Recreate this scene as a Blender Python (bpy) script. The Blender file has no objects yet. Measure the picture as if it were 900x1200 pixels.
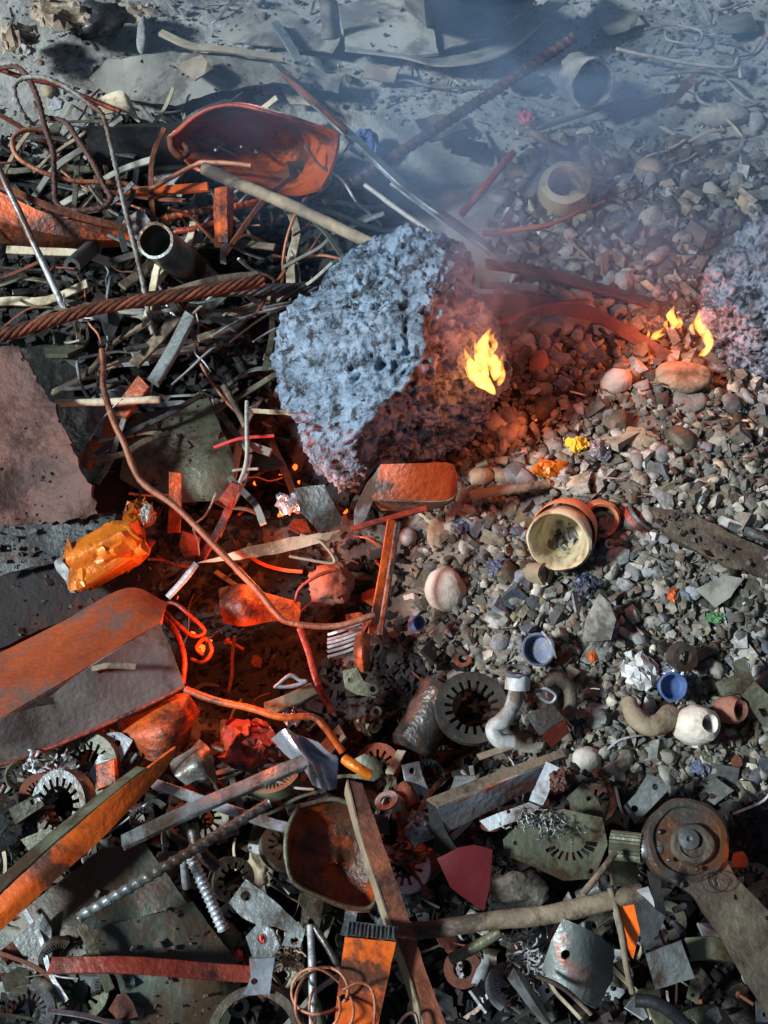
import bpy, bmesh, math, random
import numpy as np
from mathutils import Vector, noise, Matrix
from mathutils.geometry import delaunay_2d_cdt

random.seed(7)
rng = np.random.default_rng(7)
SC = bpy.context.scene
COL = SC.collection

# ------------------------------------------------------------------ camera
H, PITCH, VFOV = 1.45, math.radians(58), math.radians(46)
TH = math.tan(VFOV / 2)
cam_d = bpy.data.cameras.new('camera')
cam_d.sensor_fit = 'VERTICAL'
cam_d.angle = VFOV
cam_d.clip_start, cam_d.clip_end = 0.02, 500
cam = bpy.data.objects.new('camera', cam_d)
COL.objects.link(cam)
cam.location = (0, 0, H)
cam.rotation_euler = (math.pi / 2 - PITCH, 0, 0)
SC.camera = cam
CAM = Vector((0, 0, H))
FWD = Vector((0, math.cos(PITCH), -math.sin(PITCH)))
UPV = Vector((0, math.sin(PITCH), math.cos(PITCH)))
RGT = Vector((1, 0, 0))

# ------------------------------------------------------------------ sky, sun, exposure
SUN_AZ = Vector((-1.0, -0.30))          # towards the sun, on the ground
SUN_EL = math.radians(37)
w = bpy.data.worlds.new('World')
SC.world = w
w.use_nodes = True
wn = w.node_tree
sky = wn.nodes.new('ShaderNodeTexSky')
sky.sky_type = 'NISHITA'
sky.sun_disc = False
sky.sun_elevation = SUN_EL
sky.sun_rotation = math.atan2(SUN_AZ.x, SUN_AZ.y)
bg = wn.nodes['Background']
bg.inputs['Strength'].default_value = 0.036
wn.links.new(sky.outputs['Color'], bg.inputs['Color'])

sd = Vector((SUN_AZ.x, SUN_AZ.y, 0)).normalized() * math.cos(SUN_EL) + Vector((0, 0, math.sin(SUN_EL)))
sun_d = bpy.data.lights.new('sun', 'SUN')
sun_d.energy = 4.9
sun_d.angle = math.radians(8)
sun_d.color = (0.84, 0.94, 1.0)
sun = bpy.data.objects.new('sun', sun_d)
COL.objects.link(sun)
sun.rotation_euler = sd.to_track_quat('Z', 'Y').to_euler()
sun.location = (-4, -1, 4)

SC.view_settings.view_transform = 'Standard'
SC.view_settings.look = 'None'
SC.view_settings.exposure = 0.3
SC.view_settings.gamma = 1.0
SC.view_settings.use_curve_mapping = False
SC.render.engine = 'CYCLES'
SC.cycles.max_bounces = 5
SC.cycles.volume_step_rate = 4.0
SC.cycles.volume_max_steps = 24


# ------------------------------------------------------------------ helpers
def ray(px, py):
    return FWD + RGT * ((px - 450) / 600 * TH) + UPV * ((600 - py) / 600 * TH)


def P(px, py, z=0.0):
    d = ray(px, py)
    return CAM + d * ((z - H) / d.z)


def S(px, py, z=0.0):
    "metres per photograph pixel at that point"
    return ((P(px, py, z) - CAM).dot(FWD)) * TH / 600


def to_px(p):
    d = Vector(p) - CAM
    f = d.dot(FWD)
    return 450 + d.x / f / TH * 600, 600 - d.dot(UPV) / f / TH * 600


PITS = [(240, 715, .17, .13, .12), (300, 520, .15, .10, .13), (480, 850, .15, .10, .10), (560, 1110, .16, .10, .10), (130, 460, .20, .07, .08),
        (420, 660, .13, .09, .06), (150, 1000, .25, .14, .06), (820, 1080, .14, .12, .08), (330, 1080, .2, .12, .06), (250, 190, .3, .1, .05)]
PITW = [(P(a, b, 0), sx, sy, d) for a, b, sx, sy, d in PITS]
MOUND = [(P(30, 20, 0), .35, .3, .10), (P(880, 380, 0), .25, .25, .02), (P(840, 620, 0), .3, .12, .03)]


def G(x, y):
    z = 0.0
    for c, sx, sy, d in PITW:
        z -= d * math.exp(-((x - c.x) / sx) ** 2 - ((y - c.y) / sy) ** 2)
    for c, sx, sy, d in MOUND:
        z += d * math.exp(-((x - c.x) / sx) ** 2 - ((y - c.y) / sy) ** 2)
    z += 0.018 * noise.noise(Vector((x * 4, y * 4, 1.3))) + 0.006 * noise.noise(Vector((x * 17, y * 17, 4.1)))
    return z


def PG(px, py, dz=0.0):
    "point on the ground under a photograph pixel"
    z = 0.0
    for _ in range(4):
        p = P(px, py, z)
        z = G(p.x, p.y) + dz
    return P(px, py, z)


def lin(r, g, b):
    f = lambda v: (v / 255) / 12.92 if v <= 10 else ((v / 255 + .055) / 1.055) ** 2.4
    return (f(r), f(g), f(b), 1)


MATS = {}


def mat(key, c1, c2, rough=.7, metal=0.0, scale=14, spot=None, spot_amt=.45, bump=.35, fine=120, attr=False, vary=.35, emit=None, spot_scale=9.0, fdist=.004):
    m = bpy.data.materials.new(key)
    m.use_nodes = True
    nt = m.node_tree
    N, L = nt.nodes, nt.links
    bs = N['Principled BSDF']
    tc = N.new('ShaderNodeTexCoord')
    oi = N.new('ShaderNodeObjectInfo')
    ad = N.new('ShaderNodeVectorMath'); ad.operation = 'MULTIPLY_ADD'
    L.new(oi.outputs['Random'], ad.inputs[0])
    ad.inputs[1].default_value = (31, 17, 53)
    ge = N.new('ShaderNodeNewGeometry')
    L.new(ge.outputs['Position'], ad.inputs[2])
    n1 = N.new('ShaderNodeTexNoise')
    n1.inputs['Scale'].default_value = scale
    n1.inputs['Detail'].default_value = 8
    n1.inputs['Roughness'].default_value = .65
    L.new(ad.outputs[0], n1.inputs['Vector'])
    r1 = N.new('ShaderNodeValToRGB')
    r1.color_ramp.elements[0].position = .33
    r1.color_ramp.elements[1].position = .68
    r1.color_ramp.elements[0].color = c1
    r1.color_ramp.elements[1].color = c2
    L.new(n1.outputs['Fac'], r1.inputs['Fac'])
    col = r1.outputs['Color']
    if attr:
        at = N.new('ShaderNodeAttribute'); at.attribute_name = 'tint'
        mx = N.new('ShaderNodeMix'); mx.data_type = 'RGBA'; mx.blend_type = 'MULTIPLY'
        mx.inputs['Factor'].default_value = 1
        L.new(col, mx.inputs['A']); L.new(at.outputs['Color'], mx.inputs['B'])
        col = mx.outputs['Result']
    if spot:
        n2 = N.new('ShaderNodeTexNoise')
        n2.inputs['Scale'].default_value = spot_scale
        n2.inputs['Detail'].default_value = 10
        n2.inputs['Roughness'].default_value = .72
        n2.inputs['Distortion'].default_value = .4
        L.new(ad.outputs[0], n2.inputs['Vector'])
        r2 = N.new('ShaderNodeValToRGB')
        a = .62 - .32 * spot_amt
        r2.color_ramp.elements[0].position = a
        r2.color_ramp.elements[1].position = a + .10
        L.new(n2.outputs['Fac'], r2.inputs['Fac'])
        mx = N.new('ShaderNodeMix'); mx.data_type = 'RGBA'
        L.new(r2.outputs['Color'], mx.inputs['Factor'])
        L.new(col, mx.inputs['A'])
        mx.inputs['B'].default_value = spot
        col = mx.outputs['Result']
    hs = N.new('ShaderNodeHueSaturation')
    mr = N.new('ShaderNodeMapRange')
    mr.inputs['To Min'].default_value = 1 - vary
    mr.inputs['To Max'].default_value = 1 + vary
    L.new(oi.outputs['Random'], mr.inputs['Value'])
    L.new(mr.outputs['Result'], hs.inputs['Value'])
    L.new(col, hs.inputs['Color'])
    L.new(hs.outputs['Color'], bs.inputs['Base Color'])
    nf = N.new('ShaderNodeTexNoise')
    nf.inputs['Scale'].default_value = fine
    nf.inputs['Detail'].default_value = 6
    L.new(ad.outputs[0], nf.inputs['Vector'])
    rr = N.new('ShaderNodeMapRange')
    rr.inputs['To Min'].default_value = max(.05, rough - .18)
    rr.inputs['To Max'].default_value = min(1, rough + .18)
    L.new(n1.outputs['Fac'], rr.inputs['Value'])
    L.new(rr.outputs['Result'], bs.inputs['Roughness'])
    bs.inputs['Metallic'].default_value = metal
    bp = N.new('ShaderNodeBump')
    bp.inputs['Strength'].default_value = bump
    bp.inputs['Distance'].default_value = fdist
    L.new(nf.outputs['Fac'], bp.inputs['Height'])
    L.new(bp.outputs['Normal'], bs.inputs['Normal'])
    if emit:
        bs.inputs['Emission Color'].default_value = emit[0]
        bs.inputs['Emission Strength'].default_value = emit[1]
    MATS[key] = m
    return m


RUSTSPOT = lin(96, 44, 24)
DIRT = lin(58, 50, 42)
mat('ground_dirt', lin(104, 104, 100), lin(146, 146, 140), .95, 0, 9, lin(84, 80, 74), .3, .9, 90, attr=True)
mat('rust', lin(84, 44, 28), lin(132, 74, 48), .85, .1, 22, lin(60, 30, 20), .4, .6, 150)
mat('rust_and_firelit', lin(146, 58, 18), lin(208, 92, 26), .5, .1, 16, lin(70, 36, 22), .45, .6, 130)  # orange rust; on some pieces the orange stands in for firelight
mat('hood_rust_firelit', lin(190, 78, 22), lin(228, 112, 40), .38, .1, 18, lin(92, 44, 24), .4, .6, 120)  # rust brightened to put camera-side firelight into the housing's colour
mat('rust_red', lin(112, 40, 26), lin(160, 62, 40), .5, .1, 18, lin(60, 26, 20), .4, .5, 130)
mat('rust_plate', lin(80, 50, 42), lin(118, 78, 66), .7, .1, 10, lin(64, 36, 28), .45, .9, 90)
mat('orange_and_firelit', lin(196, 78, 14), lin(232, 106, 22), .45, 0, 14, lin(84, 46, 26), .46, .25, 160)  # orange of scraps; on bar, plate and block it stands in for firelight
mat('steel', lin(90, 94, 92), lin(138, 144, 142), .42, .5, 14, lin(74, 60, 48), .42, .35, 140)
mat('steel_dark', lin(58, 60, 60), lin(92, 96, 96), .5, .4, 14, lin(70, 50, 38), .35, .35, 140)
mat('steel_pale', lin(140, 146, 148), lin(190, 196, 198), .45, .3, 18, lin(100, 80, 68), .4, .3, 160)
mat('steel_olive', lin(76, 78, 62), lin(116, 118, 96), .5, .3, 12, lin(66, 50, 34), .45, .4, 130)
mat('plate_green', lin(48, 54, 48), lin(82, 90, 78), .5, .25, 8, lin(70, 52, 36), .45, .35, 110)
mat('steel_warm', lin(100, 88, 84), lin(136, 122, 116), .5, .35, 10, lin(84, 62, 52), .35, .35, 130)
mat('flange_rust_firelit', lin(146, 62, 28), lin(196, 92, 44), .55, .15, 9, lin(116, 88, 80), .42, .4, 120, spot_scale=6)  # rust with firelight orange mixed in, for the upper flange
mat('steel_scorch', lin(92, 96, 92), lin(136, 142, 138), .42, .4, 14, lin(166, 72, 28), .10, .35, 140, spot_scale=14)
mat('dish_rust_firelit', lin(58, 36, 24), lin(96, 56, 32), .45, .15, 20, lin(182, 74, 20), .42, .6, 120, spot_scale=11)  # brown rust; the orange spots stand in for firelight inside the dish
mat('dimmed_iron', lin(48, 46, 44), lin(84, 80, 74), .38, .4, 20, lin(92, 60, 38), .3, .5, 130)  # iron coloured darker to dim the foreground
mat('cast_brown', lin(62, 56, 46), lin(100, 90, 72), .6, .2, 18, lin(62, 50, 40), .45, .6, 110)
mat('wood', lin(100, 86, 68), lin(146, 130, 106), .85, 0, 24, lin(62, 50, 40), .45, .5, 120)
mat('wood_pale', lin(160, 146, 120), lin(196, 184, 156), .85, 0, 24, lin(112, 94, 70), .3, .4, 120)
mat('cardboard', lin(120, 118, 108), lin(152, 150, 140), .9, 0, 8, lin(88, 84, 76), .4, .35, 90)
mat('stone', lin(118, 116, 108), lin(168, 164, 152), .9, 0, 22, lin(84, 78, 70), .3, .7, 110)
mat('stone_tan', lin(136, 120, 96), lin(178, 162, 132), .9, 0, 24, lin(96, 82, 62), .3, .7, 110)
mat('stone_grey', lin(96, 98, 98), lin(136, 138, 136), .9, 0, 22, lin(70, 66, 62), .3, .7, 110)
mat('stone_pale', lin(150, 144, 132), lin(192, 186, 172), .85, 0, 20, lin(140, 128, 108), .25, .6, 110)
mat('stone_red', lin(122, 80, 64), lin(160, 110, 88), .9, 0, 20, lin(86, 56, 44), .3, .7, 110)
mat('concrete', lin(128, 124, 108), lin(172, 166, 146), .95, 0, 30, lin(84, 78, 66), .4, 1.0, 90)
mat('ceramic', lin(172, 158, 122), lin(212, 200, 164), .5, 0, 14, lin(132, 110, 78), .3, .25, 90)
mat('ceramic_orange', lin(196, 120, 80), lin(226, 150, 104), .55, 0, 14, lin(150, 84, 52), .3, .25, 90)
mat('black_plastic', lin(26, 26, 28), lin(46, 46, 48), .4, 0, 16, lin(66, 60, 54), .25, .3, 120)
mat('char_and_shade', lin(22, 20, 20), lin(44, 40, 38), .9, 0, 20, lin(70, 40, 30), .2, .8, 100)  # char black; also the painted shade inside the pot
mat('white_plastic', lin(138, 140, 138), lin(188, 190, 188), .5, 0, 18, lin(96, 88, 76), .45, .3, 100)
mat('blue_plastic', lin(52, 72, 116), lin(84, 110, 152), .45, 0, 14, lin(110, 108, 104), .45, .3, 100)
mat('dull_blue', lin(60, 70, 94), lin(92, 102, 124), .5, 0, 16, lin(96, 90, 80), .5, .3, 100)
mat('rebar_dark', lin(66, 46, 42), lin(100, 72, 64), .65, .2, 30, lin(52, 32, 26), .35, .4, 150)
mat('red_plastic', lin(178, 58, 54), lin(212, 92, 84), .5, 0, 14, lin(140, 50, 46), .2, .3, 100)
mat('maroon_plastic', lin(76, 16, 20), lin(100, 24, 28), .4, 0, 6, lin(92, 30, 34), .15, .1, 100)
mat('yellow_plastic', lin(210, 170, 30), lin(232, 196, 60), .5, 0, 12, None, 0, .2, 100)
mat('green_plastic', lin(60, 112, 64), lin(92, 146, 90), .5, 0, 12, None, 0, .2, 100)
mat('foil', lin(140, 146, 154), lin(196, 202, 208), .3, .6, 20, lin(176, 110, 80), .3, .5, 90)
mat('tin_orange', lin(176, 88, 14), lin(212, 118, 22), .4, .2, 24, lin(80, 44, 22), .42, .4, 120)
mat('copper_wire', lin(150, 92, 66), lin(190, 130, 98), .6, .3, 40, lin(112, 60, 40), .35, .4, 200)
mat('grey_wire', lin(128, 124, 116), lin(176, 172, 162), .65, .2, 40, lin(104, 74, 54), .35, .4, 200)
mat('leaf_litter', lin(134, 118, 98), lin(182, 168, 148), .9, 0, 16, lin(96, 80, 62), .35, .6, 80)
mat('grit', lin(150, 150, 150), lin(255, 255, 255), .9, 0, 60, None, 0, .6, 160, attr=True, vary=0)


# --------------------------------------------------------------- mesh makers
def mk(name, V, F, material, parent=None, label=None, cat=None, group=None, kind=None, sharp=38, smooth=True, mats=None, fm=None):
    V = np.asarray([tuple(v) for v in V], dtype=float)
    o0 = np.array([(V[:, 0].min() + V[:, 0].max()) / 2, (V[:, 1].min() + V[:, 1].max()) / 2, V[:, 2].min()])
    me = bpy.data.meshes.new(name)
    me.from_pydata((V - o0).tolist(), [], F)
    me.validate()
    o = bpy.data.objects.new(name, me)
    COL.objects.link(o)
    o.location = o0
    if parent is not None:
        o.parent = parent
        par = parent
        off = Vector(o0)
        while par is not None:
            off -= par.location
            par = par.parent
        o.location = off
    me.materials.append(MATS[material] if isinstance(material, str) else material)
    if mats:
        for q in mats:
            me.materials.append(MATS[q])
        if fm is not None and len(fm) == len(me.polygons):
            me.polygons.foreach_set('material_index', fm)
    bm = bmesh.new(); bm.from_mesh(me)
    bmesh.ops.recalc_face_normals(bm, faces=bm.faces[:])
    bm.to_mesh(me); bm.free()
    if smooth:
        me.shade_smooth()
        me.set_sharp_from_angle(angle=math.radians(sharp))
    tag(o, label, cat, group, kind)
    return o


def tag(o, label=None, cat=None, group=None, kind=None):
    if label: o['label'] = label
    if cat: o['category'] = cat
    if group: o['group'] = group
    if kind: o['kind'] = kind
    return o


def empty(name, loc, label, cat, group=None):
    o = bpy.data.objects.new(name, None)
    COL.objects.link(o)
    o.location = loc
    o.empty_display_size = .02
    return tag(o, label, cat, group)


def spline(pts, n):
    pts = [Vector(p) for p in pts]
    if len(pts) == 2 or n <= 1:
        out = []
        for a, b in zip(pts[:-1], pts[1:]):
            out += [a.lerp(b, i / n) for i in range(n)]
        return out + [pts[-1]]
    q = [pts[0] * 2 - pts[1]] + pts + [pts[-1] * 2 - pts[-2]]
    out = []
    for i in range(1, len(q) - 2):
        a, b, c, d = q[i - 1:i + 3]
        for k in range(n):
            t = k / n
            out.append(.5 * ((2 * b) + (c - a) * t + (2 * a - 5 * b + 4 * c - d) * t * t + (3 * b - a - 3 * c + d) * t ** 3))
    return out + [pts[-1]]


def sweep(path, sect, roll=0.0, closed=False):
    "sect(i, s, f) -> 2-D points (width, thickness); f runs 0..1"
    n = len(path)
    V, F = [], []
    N = None
    s = 0.0
    k = 0
    for i, p in enumerate(path):
        T = (path[min(i + 1, n - 1)] - path[max(i - 1, 0)])
        T = T.normalized() if T.length > 1e-9 else Vector((1, 0, 0))
        if N is None:
            N = Vector((0, 0, 1)) if abs(T.z) < .95 else Vector((0, -1, 0))
        N = (N - T * N.dot(T)).normalized()
        B = T.cross(N)
        if i:
            s += (p - path[i - 1]).length
        pts = sect(i, s, i / max(1, n - 1))
        k = len(pts)
        ca, sa = math.cos(roll), math.sin(roll)
        for a, b in pts:
            V.append(p + B * (a * ca - b * sa) + N * (a * sa + b * ca))
    for i in range(n - 1):
        for j in range(k):
            j2 = (j + 1) % k
            F.append((i * k + j, i * k + j2, (i + 1) * k + j2, (i + 1) * k + j))
    F.append(tuple(range(k)))
    F.append(tuple((n - 1) * k + j for j in range(k))[::-1])
    return V, F


def circ(r, n=10, f=1.0):
    return [(r * math.cos(2 * math.pi * j / n), f * r * math.sin(2 * math.pi * j / n)) for j in range(n)]


def rect(wd, t, c=None):
    c = c if c is not None else min(wd, t) * .16
    a, b = wd / 2, t / 2
    return [(-a + c, -b), (a - c, -b), (a, -b + c), (a, b - c), (a - c, b), (-a + c, b), (-a, b - c), (-a, -b + c)]


def ang(a, b, t):
    "L section with the corner up"
    return [(0, 0), (-a * .74, -a * .67), (-a * .74 + t * .6, -a * .67 - t * .75), (0, -t * 1.3), (b * .74 - t * .6, -b * .67 - t * .75), (b * .74, -b * .67)]


def pts3(pp):
    return [P(*q) for q in pp]


def midS(pp):
    a = pp[len(pp) // 2]
    return S(*a)


def wob(path, amp, sc=9.0, seed=0):
    return [p + Vector((noise.noise(p * sc + Vector((seed, 0, 0))), noise.noise(p * sc + Vector((0, seed + 9, 0))), noise.noise(p * sc + Vector((0, 0, seed + 5))))) * amp for p in path]


BAR_N = [0]


def bar(name, pp, wpx, tpx, m, label, cat, roll=0.0, rag=.35, n=14, parent=None, wear=True, **kw):
    BAR_N[0] += 1
    sd_ = BAR_N[0] * 3.7
    k = midS(pp)
    wd, t = wpx * k, tpx * k
    path = wob(spline(pts3(pp), n), min(wd, t) * .35 + .0008, 7, sd_)

    def sect(i, s, f):
        q = rect(wd, t)
        j = .04 * min(wd, t)
        e = 1.0
        out = []
        for x, (a, b) in enumerate(q):
            r = noise.noise(Vector((s * 40, x * 3.1, sd_)))
            out.append((a * e + r * j * 1.5, b + noise.noise(Vector((s * 55, x * 2.2, sd_ + 4))) * j))
        return out
    V, F = sweep(path, sect, roll)
    # uneven cut ends
    kk = 8
    T0 = (path[1] - path[0]).normalized()
    for j in range(kk):
        V[j] = V[j] + T0 * noise.noise(Vector((j * 1.7, sd_, 1))) * wd * rag
        V[-1 - j] = V[-1 - j] + T0 * noise.noise(Vector((j * 1.9, sd_, 7))) * wd * rag
    return mk(name, V, F, m, parent, label, cat, **kw)


def rod(name, pp, dpx, m, label, cat, n=8, seg=8, taper=None, flat=1.0, parent=None, wobble=.0026, world=False, **kw):
    BAR_N[0] += 1
    sd_ = BAR_N[0] * 2.3
    if world:
        r = dpx / 2
        path = spline(pp, n)
    else:
        r = dpx * midS(pp) / 2
        path = spline(pts3(pp), n)
    path = wob(path, wobble, 12, sd_)

    def sect(i, s, f):
        q = r * (1 + .13 * noise.noise(Vector((s * 60, sd_, 0))))
        if taper:
            q *= taper[0] + (taper[1] - taper[0]) * f
        return circ(q, seg, flat)
    V, F = sweep(path, sect)
    return mk(name, V, F, m, parent, label, cat, sharp=60, **kw)


def rebar(name, pp, dpx, m, label, cat, pitch=.011, n=None, **kw):
    k = midS(pp)
    r = dpx * k / 2
    base = pts3(pp)
    L = sum((a - b).length for a, b in zip(base[1:], base[:-1]))
    per = max(4, int(L / (len(base) - 1) / (pitch / 5)))
    path = wob(spline(base, per), .0012, 6, L * 31)

    def sect(i, s, f):
        out = []
        for j in range(12):
            a = 2 * math.pi * j / 12
            rib = max(0, math.sin(2 * math.pi * s / pitch + (a if a < math.pi else -a) * .8)) ** 3
            lug = .14 * max(0, math.cos(2 * a)) ** 16
            q = r * (.80 + .32 * rib + lug)
            out.append((q * math.cos(a), q * math.sin(a)))
        return out
    V, F = sweep(path, sect)
    return mk(name, V, F, m, None, label, cat, sharp=70, **kw)


def cable(name, pp, dpx, m, label, cat, lobes=7, pitch=.07, **kw):
    "wire rope: strands laid in a helix round the axis, each its own part"
    k = midS(pp)
    r = dpx * k / 2
    base = pts3(pp)
    L = sum((a - b).length for a, b in zip(base[1:], base[:-1]))
    path = wob(spline(base, max(6, int(L / (len(base) - 1) / .005))), .003, 7, L * 17)
    root = empty(name, min(base, key=lambda q: q.z), label, cat)
    n = len(path)
    for j in range(lobes):
        N_ = None
        s_ = 0.0
        pts = []
        loose = 1 + .25 * (j % 3 == 0)
        for i, p in enumerate(path):
            T = (path[min(i + 1, n - 1)] - path[max(i - 1, 0)]).normalized()
            N_ = Vector((0, 0, 1)) if N_ is None else N_
            N_ = (N_ - T * N_.dot(T)).normalized()
            B_ = T.cross(N_)
            if i: s_ += (p - path[i - 1]).length
            a_ = 2 * math.pi * (j / lobes + s_ / pitch)
            e_ = max(0, 1 - min(i, n - 1 - i) / 8)
            rad = r * .66 * (1 + .9 * e_ * (loose - .95))
            pts.append(p + (N_ * math.sin(a_) + B_ * math.cos(a_)) * rad)
        V, F = sweep(pts, lambda i, s, f: circ(r * .36, 7))
        mk('strand', V, F, m, root, sharp=80)
    return root


def in_poly(x, y, poly):
    c = False
    j = len(poly) - 1
    for i in range(len(poly)):
        xi, yi = poly[i][:2]; xj, yj = poly[j][:2]
        if (yi > y) != (yj > y) and x < (xj - xi) * (y - yi) / (yj - yi + 1e-12) + xi:
            c = not c
        j = i
    return c


PL_N = [0]
PLATES = {}


def plate(name, outline, tpx, m, label, cat, holes=(), rag=1.2, bump=.006, step=12, bow=None, rsc=9, parent=None, seg=9, **kw):
    "sheet: outline of (px, py, z); holes of (px, py, r) or point lists; bow(px, py) adds height"
    PL_N[0] += 1
    sd_ = PL_N[0] * 5.3
    ol = []
    n = len(outline)
    for i in range(n):
        a, b = outline[i], outline[(i + 1) % n]
        L = math.hypot(a[0] - b[0], a[1] - b[1])
        q = max(1, int(L / seg))
        for j in range(q):
            t = j / q
            x, y = a[0] + (b[0] - a[0]) * t, a[1] + (b[1] - a[1]) * t
            if j:
                x += rag * noise.noise(Vector((x * .11, y * .11, sd_)))
                y += rag * noise.noise(Vector((x * .11, y * .11, sd_ + 8)))
            ol.append((x, y))
    V2 = [Vector(p) for p in ol]
    E = [(i, (i + 1) % len(ol)) for i in range(len(ol))]
    hp = []
    for h in holes:
        if len(h) == 3 and not hasattr(h[0], '__len__'):
            poly = [(h[0] + h[2] * math.cos(a * math.pi / 7), h[1] + h[2] * math.sin(a * math.pi / 7)) for a in range(14)]
        else:
            poly = list(h)
        b0 = len(V2)
        V2 += [Vector(p) for p in poly]
        E += [(b0 + i, b0 + (i + 1) % len(poly)) for i in range(len(poly))]
        hp.append(poly)
    xs = [p[0] for p in ol]; ys = [p[1] for p in ol]
    x = min(xs) + step / 2
    while x < max(xs):
        y = min(ys) + step / 2
        while y < max(ys):
            qx, qy = x + random.uniform(-.25, .25) * step, y + random.uniform(-.25, .25) * step
            if in_poly(qx, qy, ol) and not any(in_poly(qx, qy, h) for h in hp):
                if min((qx - a[0]) ** 2 + (qy - a[1]) ** 2 for a in ol) > (step * .4) ** 2:
                    V2.append(Vector((qx, qy)))
            y += step
        x += step
    vo, eo, fo, _, _, _ = delaunay_2d_cdt(V2, E, [], 0, 1e-4)
    W = np.array([(a[0], a[1]) for a in outline], float)
    Z = np.array([a[2] for a in outline], float)
    AA = np.column_stack([W, np.ones(len(W))])
    PLc = np.linalg.lstsq(AA, Z, rcond=None)[0]
    ZR = Z - AA @ PLc
    V3 = []
    cs = S(float(np.mean(W[:, 0])), float(np.mean(W[:, 1])), float(Z.mean()))
    for v in vo:
        d2 = (W[:, 0] - v.x) ** 2 + (W[:, 1] - v.y) ** 2 + 4.0
        # least squares plane blended with inverse distance keeps folds soft
        wt = 1 / (d2 + 260.0) ** 1.5
        z = float(PLc[0] * v.x + PLc[1] * v.y + PLc[2] + (wt * ZR).sum() / wt.sum())
        if bow:
            z += bow(v.x, v.y)
        z += bump * (noise.noise(Vector((v.x * cs * rsc, v.y * cs * rsc, sd_))) + .35 * noise.noise(Vector((v.x * cs * rsc * 4, v.y * cs * rsc * 4, sd_ + 2))))
        V3.append(P(v.x, v.y, z))
    tris = []
    for f in fo:
        cx = sum(vo[i].x for i in f) / len(f); cy = sum(vo[i].y for i in f) / len(f)
        if in_poly(cx, cy, ol) and not any(in_poly(cx, cy, h) for h in hp):
            tris.append(tuple(f))
    PLATES[(label or name, len(PLATES))] = (ol, hp, PLc, W, ZR, cs)
    return solid(name, V3, tris, tpx * cs, m, parent, label, cat, **kw)


def solid(name, V3, faces, t, m, parent=None, label=None, cat=None, **kw):
    "thicken an open sheet downwards from the viewer's side"
    V3 = [Vector(v) for v in V3]
    NN = [Vector((0, 0, 0)) for _ in V3]
    ff = []
    for f in faces:
        a, b, c = V3[f[0]], V3[f[1]], V3[f[2]]
        nn = (b - a).cross(c - a)
        ff.append(f)
        for i in f:
            NN[i] += nn
    tot = sum(NN, Vector((0, 0, 0)))
    flip = -1 if tot.dot(CAM - V3[faces[0][0]]) < 0 else 1
    if flip < 0:
        ff = [tuple(reversed(f)) for f in ff]
    n = len(V3)
    B3 = [v - (q * flip).normalized() * t if q.length > 0 else v for v, q in zip(V3, NN)]
    cnt = {}
    for f in ff:
        for i in range(len(f)):
            e = (f[i], f[(i + 1) % len(f)])
            cnt[e] = cnt.get(e, 0) + 1
    F = list(ff) + [tuple(i + n for i in reversed(f)) for f in ff]
    for a, b in cnt:
        if (b, a) not in cnt:
            F.append((b, a, a + n, b + n))
    return mk(name, V3 + B3, F, m, parent, label, cat, **kw)


def ico(sub):
    bm = bmesh.new()
    bmesh.ops.create_icosphere(bm, subdivisions=sub, radius=1)
    bm.verts.ensure_lookup_table()
    V = [v.co.copy() for v in bm.verts]
    F = [tuple(v.index for v in f.verts) for f in bm.faces]
    bm.free()
    return V, F


ICO = {k: ico(k) for k in (1, 2, 3, 4, 7)}


def rockshape(sub, rx, ry, rz, seed, rough=.25, facets=7, rot=None):
    V0, F = ICO[sub]
    r_ = random.Random(seed)
    pl = []
    for _ in range(facets):
        d = Vector((r_.gauss(0, 1), r_.gauss(0, 1), r_.gauss(0, 1))).normalized()
        pl.append((d, r_.uniform(.62, .95)))
    out = []
    for v in V0:
        r = 1.0
        for d, h in pl:
            c = v.dot(d)
            if c > 1e-3:
                r = min(r, h / c)
        r *= 1 + rough * .5 * noise.noise(v * 1.6 + Vector((seed, 0, 0))) + rough * .22 * noise.noise(v * 5 + Vector((seed, 3, 0)))
        if sub >= 4:
            r *= 1 + rough * .12 * noise.noise(v * 15 + Vector((seed, 7, 1)))
        p = Vector((v.x * r * rx, v.y * r * ry, v.z * r * rz))
        if rot is not None:
            p = rot @ p
        out.append(p)
    return out, F


def stone(name, px, py, wpx, hpx, m, label, cat='stone', sub=3, seed=None, dz=0.0, rot=0.0, thick=.7, rough=.25, facets=7, **kw):
    seed = seed if seed is not None else (px * 13 + py * 7) % 997
    p = PG(px, py, dz)
    k = S(px, py, p.z)
    rx, ry = wpx * k / 2, hpx * k / 2
    rz = min(rx, ry) * thick
    M = Matrix.Rotation(rot, 3, 'Z') @ Matrix.Rotation(.25, 3, 'X')
    V, F = rockshape(sub, rx, ry * 1.08, rz, seed, rough, facets, M)
    c = p + Vector((0, -.3 * rz, rz * .45))
    return mk(name, [v + c for v in V], F, m, None, label, cat, sharp=50, **kw)


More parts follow.
